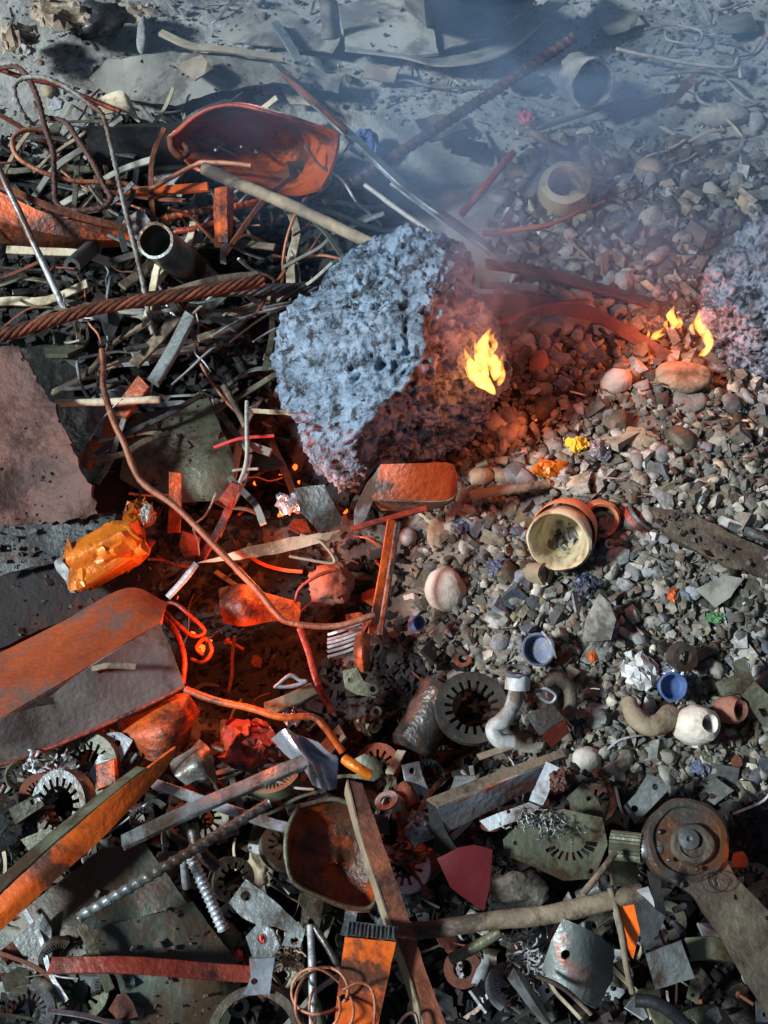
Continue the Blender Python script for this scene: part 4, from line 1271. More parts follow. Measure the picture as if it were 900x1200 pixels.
loft('curved_plate', [[(198, 892, .06), (222, 878, .07), (234, 866, .06)], [(204, 908, .075), (232, 892, .09), (248, 882, .075)], [(218, 920, .07), (244, 910, .08), (256, 926, .05)]], 3, 'steel', 'grey curved plate leaning behind the pale bar', 'plate', n=5, sub=5, smooth_rows=True)
rebar('rebar', [(92, 1076, .10), (200, 1012, .11), (316, 940, .10)], 13, 'steel', 'twisted rebar lying over the big green plate', 'rebar', pitch=.012)
gp = empty('bent_plate', P(160, 1120, -.05), 'big dull green bent sheet filling the near corner', 'sheet')
plate('panel', [(-10, 1096, .0), (60, 1040, .02), (120, 994, .035), (170, 988, .03), (220, 1060, .02), (196, 1066, .025), (96, 1094, .03), (20, 1160, .0), (-10, 1200, -.02)], 4, 'plate_green', None, None, bump=.006, parent=gp)
plate('panel', [(98, 1092, .03), (200, 1066, .026), (226, 1056, .02), (250, 1090, .01), (284, 1134, -.01), (250, 1144, .01), (110, 1132, .025)], 4, 'plate_green', None, None, bump=.008, parent=gp)
plate('panel', [(-10, 1202, -.02), (20, 1162, 0), (96, 1098, .025), (108, 1136, .02), (90, 1216, -.02), (-10, 1230, -.03)], 4, 'plate_green', None, None, bump=.006, parent=gp)
plate('panel', [(134, 1140, .02), (250, 1148, .01), (286, 1140, -.012), (262, 1220, -.03), (160, 1220, -.01)], 4, 'plate_green', None, None, bump=.006, parent=gp)
bar('lath', [(56, 1131, .06), (140, 1130, .065), (230, 1138, .05), (292, 1142, .04)], 19, 6, 'rust_red', 'reddish flat lath lying across the green sheet', 'lath')
bar('lath', [(96, 1086, .05), (112, 1120, .045), (130, 1162, .03)], 12, 3, 'steel_olive', 'thin olive strip passing under the reddish lath', 'strip')
rebar('threaded_rod', [(222, 1000, .08), (240, 1040, .065), (262, 1090, .045)], 13, 'steel_pale', 'pale threaded rod pointing down beside the green sheet', 'threaded rod', pitch=.006)
rod('peg', [(224, 966, .07), (234, 996, .06), (256, 1018, .05)], 15, 'steel', 'round-headed grey peg above the threaded rod', 'peg', seg=12)
rod('peg', [(214, 1002, .06), (216, 1018, .05), (218, 1040, .03)], 10, 'steel_pale', 'short pale peg left of the threaded rod', 'peg')
stator('stator_piece', 268, 1030, .0, 26, (.5, -.3, .8), 16, 'cast_brown', 'brown toothed core piece behind the holed bracket', 'motor core', slots=12, r0=.5, rs=.78)
stone('clod', 310, 1012, 36, 46, 'stone_tan', 'tan clod behind the holed bracket', 'clod', dz=.03, seed=71, rough=.5, sub=4)
plate('holed_bracket', [(268, 1058, .075), (288, 1030, .08), (322, 1056, .08), (358, 1090, .075), (352, 1110, .07), (330, 1108, .07), (336, 1092, .072), (322, 1086, .075), (302, 1084, .075), (284, 1076, .075)], 3.5, 'steel', 'grey flat bracket with two round holes', 'bracket', holes=[(288, 1050, 6), (345, 1103, 5)], bump=.002, rag=.5)
lk = empty('link_arm', P(308, 1140, .0), 'grey shackle with pink inside its eye below the holed bracket', 'shackle')
plate('eye', [(288, 1098, .07), (304, 1080, .075), (320, 1090, .075), (328, 1108, .07), (320, 1122, .065), (296, 1122, .065)], 8, 'steel', None, None, holes=[(308, 1100, 6)], parent=lk, bump=.004)
crumple('pink_lining', 306, 1102, 12, 12, 'red_plastic', None, None, dz=.1, parent=lk)
plate('tongue', [(292, 1124, .065), (322, 1122, .065), (318, 1150, .05), (316, 1166, .045), (284, 1166, .045), (294, 1146, .05)], 5, 'foil', None, None, holes=[(298, 1150, 4)], parent=lk)
crumple('red_bead', 279, 1120, 14, 14, 'red_plastic', 'small red bead beside the shackle', 'bead', dz=.06)
stone('clod', 270, 1098, 26, 34, 'steel_olive', 'olive angular lump between the threaded rod and shackle', 'lump', dz=.05, seed=6)
V, F = lathe(tubeprof(.052, .010, 0, .03), P(300, 1212, .0), (.05, -.25, 1), 40, .001)
mk('large_ring', V, F, 'cast_brown', None, 'large brown ring half in view at the near edge', 'ring')
tangle('fibre_clump', 342, 1128, 34, 40, 3.2, 50, 'wood_pale', 'frayed tan clump behind the wire coil', 'clump', dz=.05, seed=73)

dish = empty('rust_dish', P(390, 1010, -.03), 'square-cornered rusty dish, orange spots put in for firelight, oil inside', 'dish')
rim = [(350, 946, .07), (338, 975, .07), (336, 1008, .07), (344, 1034, .065), (372, 1050, .06), (416, 1066, .055), (440, 1058, .055), (446, 1000, .06), (434, 962, .065), (396, 938, .07)]
ctr = (394, 998)


def dring(f, dz):
    return [(ctr[0] + (a - ctr[0]) * f, ctr[1] + (b - ctr[1]) * f + dz * -350, c + dz) for a, b, c in rim] + [(ctr[0] + (rim[0][0] - ctr[0]) * f, ctr[1] + (rim[0][1] - ctr[1]) * f + dz * -350, rim[0][2] + dz)]


loft('bowl', [dring(1.0, 0), dring(.90, -.018), dring(.72, -.032), dring(.40, -.036), dring(.02, -.036)], 2.5, 'dish_rust_firelit', None, None, n=4, sub=2, bump=.002, parent=dish)
rod('rim', [(a, b, c + .002) for a, b, c in rim] + [rim[0]], 6, 'steel_olive', None, None, n=5, parent=dish)
crumple('oil_lump', 398, 998, 34, 30, 'black_plastic', None, None, dz=.07, seed=77, amp=.4, parent=dish, thick=.3)

fb = empty('flat_bar', P(460, 1060, .0), 'long rusty flat bar slanting down to the near edge beside the orange plate', 'bar')
loft('face', [[(407, 914, .10), (424, 980, .10), (450, 1060, .095), (478, 1140, .09), (502, 1214, .085)], [(424, 918, .10), (446, 980, .10), (474, 1060, .095), (500, 1140, .09), (528, 1214, .085)]], 4, 'rust', None, None, n=6, sub=3, parent=fb)
loft('edge', [[(403, 930, .085), (420, 990, .085), (444, 1066, .08), (470, 1140, .075), (492, 1214, .07)], [(406, 914, .101), (423, 980, .101), (449, 1060, .096), (477, 1140, .091), (501, 1214, .086)]], 2, 'wood', None, None, n=6, sub=2, parent=fb)
op = empty('orange_plate', P(425, 1150, .02), 'plate coloured bright orange for firelight with a grey end strip at the near edge', 'plate')
plate('firelit_face', [(404, 1098, .12), (464, 1104, .115), (452, 1160, .11), (440, 1216, .10), (390, 1216, .10), (396, 1160, .11)], 5, 'orange_and_firelit', None, None, holes=[(403, 1170, 5)], bump=.003, rag=.5, parent=op)  # bright orange stands in for firelight on this face
plate('end_strip', [(408, 1079, .124), (466, 1086, .119), (464, 1102, .117), (405, 1096, .122)], 6, 'steel_dark', None, None, bump=.001, rag=.3, parent=op)
for q in range(12):
    bar('ridge', [(409 + q * 4.7, 1081 + q * .55, .1255 - q * .0004), (406.5 + q * 4.8, 1096 + q * .5, .1245 - q * .0004)], 1.8, 1.4, 'steel_dark', None, None, parent=op, n=3)
rod('white_rod', [(364, 1084, .10), (366, 1140, .10), (367, 1216, .09)], 9, 'steel_pale', 'upright pale rod next to the wire coil', 'rod', wobble=.001)
rod('white_rod', [(368, 1086, .10), (384, 1110, .10), (404, 1144, .09)], 8, 'steel', 'pale rod slanting under the orange plate', 'rod', wobble=.001)
coil = []
for q in range(46):
    a = q * .36
    r = 30 + 7 * math.sin(q * .53)
    coil.append((366 + r * math.cos(a) + q * .5, 1168 + r * 1.05 * math.sin(a) + 6 * math.sin(q * .2), .115 + .012 * math.sin(q * .9)))
rod('wire_coil', coil, 3.6, 'copper_wire', 'loose coil of thin pinkish wire at the near edge', 'wire coil', n=3)
rod('wire', [(402, 1160, .13), (420, 1152, .135), (434, 1158, .13), (439, 1180, .13), (436, 1214, .12)], 3.6, 'copper_wire', 'thin wire arching over the orange plate', 'wire')
rod('wire', [(460, 1214, .10), (474, 1192, .10), (486, 1190, .10), (492, 1214, .10)], 4, 'steel_pale', 'small white wire hook at the near edge', 'wire')

bp_ = empty('box_section', P(580, 920, .0), 'broken box section with a tan top and blue-black burnt inside', 'box section')
loft('top', [[(500, 936, .09), (580, 905, .09), (658, 878, .085)], [(514, 946, .092), (590, 914, .092), (662, 886, .087)]], 5, 'wood', None, None, n=6, sub=2, parent=bp_)
loft('inner_side', [[(512, 948, .088), (590, 916, .088), (655, 890, .083)], [(524, 976, .05), (594, 940, .05), (640, 918, .05)]], 3, 'foil', None, None, n=8, sub=4, bump=.006, parent=bp_)
plate('charred_end', [(500, 940, .085), (512, 948, .09), (526, 980, .05), (540, 1000, .03), (512, 1004, .02), (504, 970, .05)], 3, 'char_and_shade', None, None, parent=bp_)
crumple('burnt_rag', 492, 970, 38, 40, 'white_plastic', 'crumpled white and blue rag on the end of the box section', 'rag', dz=.1, seed=83)
crumple('orange_rag', 480, 1000, 50, 28, 'orange_and_firelit', 'crumpled orange rag below the white rag', 'rag', dz=.08, seed=89)
hb = empty('folded_bracket', P(610, 950, .0), 'folded pale steel bracket with a hole leading down from the box section', 'bracket')
plate('upper_leg', [(640, 892, .09), (656, 900, .09), (636, 944, .08), (620, 938, .08)], 3.5, 'steel_pale', None, None, bump=.002, parent=hb)
plate('lower_leg', [(620, 940, .08), (634, 946, .08), (606, 962, .075), (574, 974, .07), (562, 962, .07), (592, 950, .075)], 3.5, 'steel_pale', None, None, holes=[(596, 951, 2.5)], bump=.002, parent=hb)
crumple('scorched_tip', 656, 915, 30, 28, 'rust_plate', None, None, dz=.11, seed=91, parent=hb)
plate('maroon_shard', [(512, 1006, .09), (536, 994, .10), (556, 990, .10), (577, 996, .095), (574, 1040, .08), (567, 1068, .07), (538, 1048, .075), (528, 1040, .08)], 3, 'maroon_plastic', 'dark red broken plastic shard', 'shard', bump=.004, rag=.8)
stone('concrete_lump', 606, 1040, 72, 44, 'concrete', 'rough tan lump of concrete beside the dark red shard', 'lump', dz=.05, sub=4, seed=14, rough=.45, facets=9)
rod('pole', [(462, 1092, .05), (560, 1082, .075), (650, 1070, .085), (752, 1046, .09)], 24, 'wood', 'round tan pole lying across the near scrap', 'pole', seg=14, taper=(.85, 1.0))
rod('stick', [(528, 1124, .03), (556, 1110, .04), (586, 1092, .05)], 14, 'steel_olive', 'dull olive stub under the round tan pole', 'stub')
sp = empty('slotted_plate', P(660, 1000, .0), 'olive oval plate with a fan of slots', 'plate')
slots = []
for q in range(9):
    a = math.radians(12 + q * 17)
    c, s = math.cos(a), math.sin(a) * .72
    cx, cy = 668, 985
    p, d = (-s, c), (c, s)
    slots.append([(cx + d[0] * 19 - p[0] * 2.2, cy + d[1] * 19 - p[1] * 2.2), (cx + d[0] * 33 - p[0] * 2.8, cy + d[1] * 33 - p[1] * 2.8), (cx + d[0] * 33 + p[0] * 2.8, cy + d[1] * 33 + p[1] * 2.8), (cx + d[0] * 19 + p[0] * 2.2, cy + d[1] * 19 + p[1] * 2.2)])
plate('face', [(590, 984, .08), (612, 962, .085), (660, 948, .085), (706, 958, .08), (712, 990, .07), (696, 1030, .055), (660, 1032, .06), (616, 1012, .07), (592, 1002, .075)], 4, 'steel_olive', None, None, holes=slots + [(693, 1021, 3), (604, 988, 3)], bump=.002, rag=.6, step=9, parent=sp)
tangle('winding', 640, 966, 84, 30, 2.2, 60, 'steel', None, None, dz=.105, seed=8, zr=.02, parent=sp)
plate('toothed_plate', [(664, 936, .06), (684, 918, .07), (700, 936, .06), (710, 962, .05), (690, 960, .05), (676, 950, .055)], 3, 'steel_olive', 'olive toothed plate piece behind the slotted plate', 'plate', holes=[(690, 936, 3)])

cr = empty('connecting_rod', P(850, 1040, .05), 'heavy dark connecting rod with a round big end and splined stub', 'connecting rod')
cz = .10
ccen = P(806, 986, cz)
kk = S(806, 986, cz)
axr = Vector((-.06, -.22, 1)).normalized()
V, F = lathe([(.0005, 0), (46 * kk, 0), (50 * kk, .006), (50 * kk, .026), (46 * kk, .031), (40 * kk, .031), (38 * kk, .027), (.0005, .027)], ccen - axr * .03, axr, 48, .0035, 1)
big = mk('big_end', V, F, 'dimmed_iron', cr, sharp=35)
V, F = lathe([(.0005, 0), (25 * kk, 0), (25 * kk, .006), (22 * kk, .010), (16 * kk, .010), (14 * kk, .007), (.0005, .007)], P(812, 990, cz) - axr * .004, axr, 32, .003, 2)
mk('boss', V, F, 'cast_brown', big, sharp=35)
V, F = lathe([(.0005, 0), (13 * kk, 0), (12 * kk, .009), (4 * kk, .011), (.0005, .008)], P(806, 984, cz), axr, 24, .0008, 3)
mk('bolt_head', V, F, 'steel_dark', big, sharp=35)
shk = plate('shank', [(772, 1020, .085), (812, 1034, .095), (846, 1000, .09), (864, 1030, .09), (918, 1086, .085), (918, 1216, .075), (884, 1160, .075), (844, 1092, .08), (814, 1052, .085)], 16, 'cast_brown', None, None, bump=.003, rag=.6, parent=cr)
rod('emblem_ring', [(838 + 17 * math.cos(a), 1034 + 12 * math.sin(a), .101) for a in np.linspace(0, 6.283, 16)], 1.3, 'dimmed_iron', None, None, n=3, parent=shk, wobble=.0002)
for q in range(4):
    rod('emblem_mark', [(829 + q * 5.5, 1029 + (q % 2) * 2, .1015), (832 + q * 5.5, 1039 - (q % 2) * 2, .1005)], 1.4, 'dimmed_iron', None, None, n=3, parent=shk)
for q in range(3):
    a = math.radians(160 + q * 61)
    stone_c = ccen + Vector((math.cos(a) * 33 * kk, math.sin(a) * 33 * kk, .0)) - axr * .001
    V, F = lathe([(.0005, 0), (3 * kk, 0), (2.5 * kk, .003), (.0005, .004)], stone_c, axr, 10)
    mk('rivet', V, F, 'dimmed_iron', big)


def splined(a, b, rpx, teeth):
    A, B = P(*a), P(*b)
    k = S(*a)
    path = [A.lerp(B, i / 5) for i in range(6)]
    return sweep(path, lambda i, s, f: [((rpx * k * (1 if j % 2 else .9)) * math.cos(2 * math.pi * j / (teeth * 2)), (rpx * k * (1 if j % 2 else .9)) * math.sin(2 * math.pi * j / (teeth * 2))) for j in range(teeth * 2)])


V, F = splined((716, 990, .07), (752, 994, .08), 17, 22)
mk('splined_stub', V, F, 'steel_olive', cr, sharp=25)
V, F = splined((750, 994, .08), (775, 996, .082), 14, 24)
mk('neck', V, F, 'steel', cr, sharp=180)
tc_ = empty('torn_carton', P(752, 1080, .02), 'torn carton, orange and white with dark flaps, before the round pole', 'carton')
plate('orange_side', [(724, 1064, .09), (742, 1056, .095), (750, 1090, .08), (742, 1124, .06), (732, 1110, .07)], 2, 'orange_and_firelit', None, None, parent=tc_)
plate('white_edge', [(718, 1070, .088), (724, 1064, .092), (732, 1110, .072), (738, 1126, .06), (730, 1116, .065)], 2, 'white_plastic', None, None, parent=tc_)
plate('dark_flap', [(742, 1056, .097), (756, 1050, .10), (780, 1074, .09), (770, 1096, .08), (752, 1116, .065), (750, 1090, .083)], 2, 'steel_dark', None, None, parent=tc_)
plate('upright_flap', [(758, 1020, .13), (774, 1030, .125), (781, 1074, .09), (768, 1066, .10)], 2, 'black_plastic', None, None, parent=tc_)
plate('inner_flap', [(746, 1044, .11), (760, 1040, .115), (770, 1066, .10), (756, 1052, .10)], 2, 'white_plastic', None, None, parent=tc_)
plate('square_plate', [(756, 1118, .075), (798, 1102, .085), (814, 1146, .07), (768, 1160, .06)], 3, 'steel', 'grey square plate before the torn carton', 'plate', bump=.002, rag=.5)
shd = plate('shield_plate', [(660, 1076, .095), (700, 1094, .09), (720, 1112, .08), (718, 1150, .06), (698, 1182, .045), (664, 1164, .06), (634, 1138, .075), (646, 1102, .09)], 4, 'steel_scorch', 'grey shield-shaped metal cover with one hole and a scorched corner', 'cover', holes=[(663, 1119, 6)], bow=lambda x, y: -.00002 * (x - 672) ** 2, bump=.003)
rod('wire', [(628, 1142, .085), (660, 1158, .08), (694, 1188, .06)], 6, 'wood', 'brown wire lying over the shield-shaped cover', 'wire')
tangle('frayed_wire', 616, 1128, 34, 66, 2.6, 90, 'white_plastic', 'frayed white wire strands standing before the round pole', 'wire bundle', dz=.06, seed=5, zr=.06)
loft('leaf_shaped_scrap', [[(594, 1146, .05), (610, 1168, .05), (640, 1206, .04)], [(602, 1134, .07), (618, 1162, .075), (646, 1204, .05)], [(612, 1140, .05), (628, 1164, .05), (648, 1200, .03)]], 2, 'steel', 'grey leaf-shaped blade beneath the frayed wire', 'blade', n=5)  # leaf-shaped blade of scrap, not part of a spring
rod('twig', [(716, 1040, .10), (726, 1080, .09), (734, 1130, .08), (742, 1164, .06)], 8, 'wood', 'upright thin twig beside the torn carton', 'twig')
rod('twig', [(684, 1046, .10), (702, 1022, .10), (720, 998, .10)], 8, 'wood', 'short pale twig leaning on the splined stub', 'twig')
rod('black_hose', [(744, 1172, .05), (770, 1176, .055), (796, 1192, .05), (816, 1216, .04)], 16, 'black_plastic', 'black hose curving out at the near edge', 'hose', seg=12)
bar('offcut', [(806, 1112, .05), (836, 1112, .05), (866, 1118, .045)], 26, 8, 'steel_olive', 'olive flat offcut under the connecting rod', 'offcut')
stone('lit_block', 866, 1008, 20, 22, 'orange_and_firelit', 'small block coloured orange as if lit behind the connecting rod', 'block', seed=3, dz=.05)  # orange colour stands in for the light on this block
for (a, b, dx, dy, ww_, m_, lb) in [(560, 888, 40, -14, 8, 'wood', 'brown lath behind the box section'), (470, 880, -14, 26, 10, 'wood_pale', 'pale leaf-like sliver behind the rusty flat bar')]:
    bar('lath', [(a, b, .03), (a + dx, b + dy, .035)], ww_, 3, m_, lb, 'lath')
crumple('leaf_heap', 70, 22, 90, 44, 'leaf_litter', 'pale crumpled leaf-like sacking on the far mound', 'sacking', dz=.05, seed=101, amp=.8)
crumple('leaf_heap', 22, 52, 52, 50, 'leaf_litter', 'brown crumpled paper at the edge of the far mound', 'paper', dz=.05, seed=103, amp=.8)
crumple('leaf_heap', 150, 18, 60, 30, 'leaf_litter', 'crumpled brown rag on top of the far mound', 'rag', dz=.04, seed=107, amp=.7)
stone('rubber_lump', 118, 30, 66, 50, 'black_plastic', 'black rubber lump on the far mound', 'rubber', dz=.03, seed=109, rough=.5, sub=4)
crumple('white_paper', 30, 62, 26, 22, 'white_plastic', 'small white crumpled paper on the far mound', 'paper', dz=.08, seed=113, amp=.6)
loft('carton_piece', [[(112, 116, .09), (140, 106, .11), (152, 114, .10)], [(120, 134, .08), (146, 130, .10), (164, 142, .085)]], 3, 'wood_pale', 'bent cream carton piece behind the bent rods', 'carton', n=5, sub=3)

for (ol, m_, lb) in [([(10, 96, .03), (40, 84, .03), (58, 104, .02), (30, 118, .02)], 'cardboard', 'torn grey card lying before the far mound'),
                     ([(430, 74, .02), (470, 78, .025), (462, 96, .02), (424, 92, .02)], 'leaf_litter', 'tan card scrap behind the thin white wire'),
                     ([(700, 22, .02), (742, 10, .02), (756, 28, .02), (716, 40, .02)], 'cardboard', 'flat grey card lying in the smoke at the back'),
                     ([(588, 88, .02), (622, 80, .025), (640, 96, .02), (604, 108, .015)], 'steel_dark', 'dark tin scrap between the rebar and the broken pot'),
                     ([(330, 100, .03), (356, 106, .035), (372, 124, .03), (340, 122, .025)], 'leaf_litter', 'brown crumpled card beside the long flat bar'),
                     ([(486, 140, .03), (530, 132, .035), (548, 150, .03), (504, 166, .03)], 'wood', 'brown board offcut under the long rebar'),
                     ([(536, 160, .03), (572, 168, .03), (560, 186, .03), (528, 178, .025)], 'black_plastic', 'black plastic sheet under the long rebar'),
                     ([(840, 20, .02), (880, 14, .02), (890, 36, .02), (850, 40, .02)], 'cardboard', 'pale card in the far corner of the dusty ground')]:
    plate('flat_scrap', ol, 2, m_, lb, 'scrap', bump=.012, rsc=22, rag=3)


# -------------------------------------------------- countless small pieces
LAND = [(462, 425, 'the burning boulder'), (900, 350, 'the dark slag boulder'), (300, 170, 'the rusty housing'), (682, 97, 'the broken pot'), (662, 230, 'the ceramic ring'), (845, 138, 'the smooth grey rock'),
        (655, 625, 'the big cream cup'), (522, 690, 'the round cobble'), (552, 832, 'the slotted ring'), (600, 835, 'the white fitting'), (700, 725, 'the pointed shard'), (784, 804, 'the blue bottle cap'),
        (800, 852, 'the pale knob'), (880, 810, 'the olive bracket'), (840, 632, 'the muddy plank'), (700, 600, 'the orange ceramic ring'), (806, 985, "the connecting rod's big end"), (606, 1040, 'the concrete lump'),
        (545, 1025, 'the dark red shard'), (680, 1125, 'the shield-shaped cover'), (660, 985, 'the slotted plate'), (430, 1140, 'the orange plate'), (390, 1000, 'the rusty dish'), (300, 1060, 'the holed bracket'),
        (120, 645, 'the crushed can'), (100, 800, 'the big angle iron'), (55, 520, 'the pinkish rusted plate'), (183, 285, 'the open pipe'), (120, 362, 'the rusty cable'), (480, 565, 'the bent tin'),
        (370, 592, 'the pale tin plate'), (210, 1010, 'the twisted rebar'), (90, 930, 'the motor cores'), (742, 516, 'the brown stone slab'), (800, 445, 'the flat round stone'), (617, 140, 'the pink wrapper'),
        (425, 172, 'the blue wrapper'), (580, 40, 'the curled panel'), (250, 85, 'the crumpled sheet'), (796, 768, 'the metal bush'), (752, 792, 'the crumpled grey wrapper'), (645, 384, 'the striped stone'),
        (580, 910, 'the box section'), (360, 880, 'the crumpled foil'), (288, 872, 'the dull red tin'), (240, 720, 'the dark hollow'), (780, 1130, 'the grey square plate'), (820, 100, 'the metal frame')]
USED = set()


def autolabel(px, py, desc):
    L = sorted(LAND, key=lambda l: (l[0] - px) ** 2 + (l[1] - py) ** 2)

    def rel(l):
        dx, dy = px - l[0], py - l[1]
        d = math.hypot(dx, dy)
        near = 'just ' if d < 55 else ''
        if abs(dx) > 2.2 * abs(dy):
            s = 'right of' if dx > 0 else 'left of'
        elif abs(dy) > 2.2 * abs(dx):
            s = 'below' if dy > 0 else 'above'
        else:
            s = ('below' if dy > 0 else 'above') + (' and right of' if dx > 0 else ' and left of')
        return near + s + ' ' + l[2]
    for c in (f'{desc} {rel(L[0])}', f'{desc} {rel(L[1])}', f'{desc} between {L[0][2]} and {L[1][2]}', f'{desc} between {L[0][2]} and {L[2][2]}', f'{desc} {rel(L[2])}', f'{desc} between {L[1][2]} and {L[2][2]}', f'{desc} {rel(L[3])}',
              f'{desc} between {L[0][2]} and {L[3][2]}', f'{desc} between {L[1][2]} and {L[3][2]}', f'{desc} {rel(L[4])}', f'{desc} between {L[0][2]} and {L[4][2]}'):
        if c not in USED and len(c.replace('-', ' ').split()) <= 16:
            USED.add(c)
            return c
    return None


RUB = [[(480, 560), (540, 480), (590, 400), (580, 330), (700, 330), (820, 420), (900, 440), (900, 940), (740, 920), (640, 880), (500, 800), (480, 700)],
       [(570, 300), (600, 190), (700, 150), (900, 190), (900, 260), (820, 290), (810, 420), (700, 340)]]
HEAPN = [[(0, 860), (220, 840), (460, 900), (640, 880), (760, 930), (900, 930), (900, 1200), (0, 1200)]]
HEAPL = [[(0, 160), (200, 130), (420, 190), (440, 290), (330, 400), (330, 570), (240, 620), (140, 560), (60, 400), (0, 400)]]
HOLE = [[(150, 560), (330, 540), (480, 580), (470, 800), (540, 860), (460, 900), (220, 830), (180, 700)]]
FAR = [[(0, 0), (900, 0), (900, 200), (600, 190), (420, 130), (220, 120), (0, 150)]]


def pick(regs, r_):
    while True:
        p = regs[r_.randrange(len(regs))]
        x = r_.uniform(min(a for a, b in p), max(a for a, b in p))
        y = r_.uniform(min(b for a, b in p), max(b for a, b in p))
        if in_poly(x, y, p):
            return x, y


BUSY = [(522, 690, 34), (655, 625, 46), (700, 600, 30), (552, 832, 46), (598, 830, 34), (700, 725, 30), (784, 804, 18), (800, 850, 26), (752, 792, 22), (575, 425, 48), (790, 385, 34), (822, 395, 24), (796, 765, 20), (760, 840, 24), (488, 728, 12), (478, 629, 14),
        (840, 632, 44), (842, 832, 18), (645, 850, 26), (662, 232, 28), (682, 98, 36), (806, 986, 54), (606, 1040, 34), (545, 1028, 34), (425, 1150, 40)]


def free(x, y, r):
    return all((x - a) ** 2 + (y - b) ** 2 > (c + r * .5) ** 2 for a, b, c in BUSY)


SIZE = lambda s: 'large ' if s > 34 else 'small ' if s < 19 else ''
MESHES = {}


def proto(key, V, F, m, sharp=50):
    me = bpy.data.meshes.new(key)
    me.from_pydata([tuple(v) for v in V], [], F)
    bm = bmesh.new(); bm.from_mesh(me); bmesh.ops.recalc_face_normals(bm, faces=bm.faces[:]); bm.to_mesh(me); bm.free()
    me.shade_smooth(); me.set_sharp_from_angle(angle=math.radians(sharp))
    me.materials.append(MATS[m])
    return me


STM = [('stone', 'grey'), ('stone_tan', 'tan'), ('stone_grey', 'dark grey'), ('stone_pale', 'pale'), ('stone_grey', 'slate grey'), ('concrete', 'rough tan'), ('stone', 'grey'), ('cast_brown', 'brown')]
SHP = [('rounded', 1.0, .8, .75, .12, 4), ('flat', 1.0, .75, .35, .2, 6), ('angular', 1.0, .7, .6, .35, 10), ('long', 1.0, .45, .45, .25, 7)]
for i, (m_, a) in enumerate(STM):
    for j, (sname, sx, sy, sz, rg, fc) in enumerate(SHP):
        V, F = rockshape(2, sx, sy, sz, i * 10 + j * 3 + 1, rg, fc)
        MESHES['stone', i, j] = proto('stone', V, F, m_)


def put(me, name, x, y, size_px, r_, dz, desc, cat, group, tilt=.5, sink=.25, zscale=1.0):
    lb = autolabel(x, y, desc)
    if lb is None:
        return None
    p = PG(x, y, dz)
    k = S(x, y, p.z) * size_px / 2
    o = bpy.data.objects.new(name, me)
    COL.objects.link(o)
    o.location = p + Vector((0, 0, k * sink))
    o.scale = (k, k, k * zscale)
    o.rotation_euler = (r_.gauss(0, tilt), r_.gauss(0, tilt), r_.uniform(0, 6.28))
    tag(o, lb, cat, group)
    return o


r_ = random.Random(11)
n = 0
while n < 290:
    x, y = pick(RUB if r_.random() < .86 else FAR, r_)
    s = r_.choice([15, 17, 19, 22, 25, 28, 32, 36, 42])
    if y < 200: s *= .55
    if not free(x, y, s): continue
    i, j = r_.randrange(len(STM)), r_.randrange(4)
    if put(MESHES['stone', i, j], 'stone', x, y, s, r_, 0, SIZE(s) + SHP[j][0] + ' ' + STM[i][1] + ' stone', 'stone', 'loose stones in the rubble', .35):
        n += 1


# bits of metal and wood lying about, kind by kind
def chip_mesh(seed, m_):
    rr = random.Random(seed)
    k = rr.randrange(4, 7)
    ang_ = sorted(rr.uniform(0, 6.28) for _ in range(k))
    ang_ = [2 * math.pi * i / k + rr.uniform(-.35, .35) for i in range(k)]
    out = [(math.cos(a) * rr.uniform(.6, 1.0), math.sin(a) * rr.uniform(.4, .9)) for a in ang_]
    bend = rr.uniform(-.5, .5)
    V = [(x, y, bend * x * x + .06) for x, y in out] + [(0, 0, .06 + rr.uniform(-.05, .05))] + [(x, y, bend * x * x - .06) for x, y in out] + [(0, 0, -.06)]
    F = []
    for i in range(k):
        j = (i + 1) % k
        F += [(i, j, k), (k + 1 + j, k + 1 + i, 2 * k + 1), (i, k + 1 + i, k + 1 + j, j)]
    return proto('metal_chip', V, F, m_, 25)


def strip_mesh(seed, m_, wd=.10, th=.035):
    rr = random.Random(seed)
    path = spline([Vector((-1, rr.uniform(-.12, .12), rr.uniform(-.05, .1))), Vector((-.3, rr.uniform(-.12, .12), rr.uniform(-.05, .12))), Vector((.35, rr.uniform(-.12, .12), rr.uniform(-.05, .12))), Vector((1, rr.uniform(-.15, .15), 0))], 3)
    V, F = sweep(path, lambda i, s, f: rect(wd * (1 + .2 * noise.noise(Vector((s * 3, seed, 0)))), th))
    return proto('strip', V, F, m_, 30)


def wire_mesh(seed, m_, r=.028):
    rr = random.Random(seed)
    pts = [Vector((-1, 0, 0))]
    a = rr.uniform(-.6, .6)
    for q in range(5):
        a += rr.gauss(0, .55)
        pts.append(pts[-1] + Vector((math.cos(a), math.sin(a), 0)) * .42 + Vector((0, 0, rr.gauss(0, .06))))
    V, F = sweep(spline(pts, 4), lambda i, s, f: circ(r, 6))
    return proto('wire', V, F, m_, 80)


def tube_mesh(seed, m_):
    rr = random.Random(seed)
    V, F = lathe(tubeprof(.34 + rr.random() * .15, .09, -.8, .8), (0, 0, .2), (1, 0, .1), 16, .03, seed)
    return proto('pipe_stub', V, F, m_, 50)


def bolt_mesh(seed, m_):
    V, F = sweep([Vector((x, 0, 0)) for x in np.linspace(-1, .55, 24)], lambda i, s, f: circ(.17 * (1 if i % 2 else .88), 10))
    V2, F2 = sweep([Vector((x, 0, 0)) for x in (.55, .58, .82, .85)], lambda i, s, f: circ((.30, .34, .34, .30)[i], 6))
    b = len(V)
    return proto('bolt', V + V2, F + [tuple(q + b for q in f) for f in F2], m_, 40)


def washer_mesh(seed, m_):
    V, F = lathe(tubeprof(1, .5, -.1, .1), (0, 0, 0), (0, 0, 1), 22)
    return proto('washer', V, F, m_, 40)


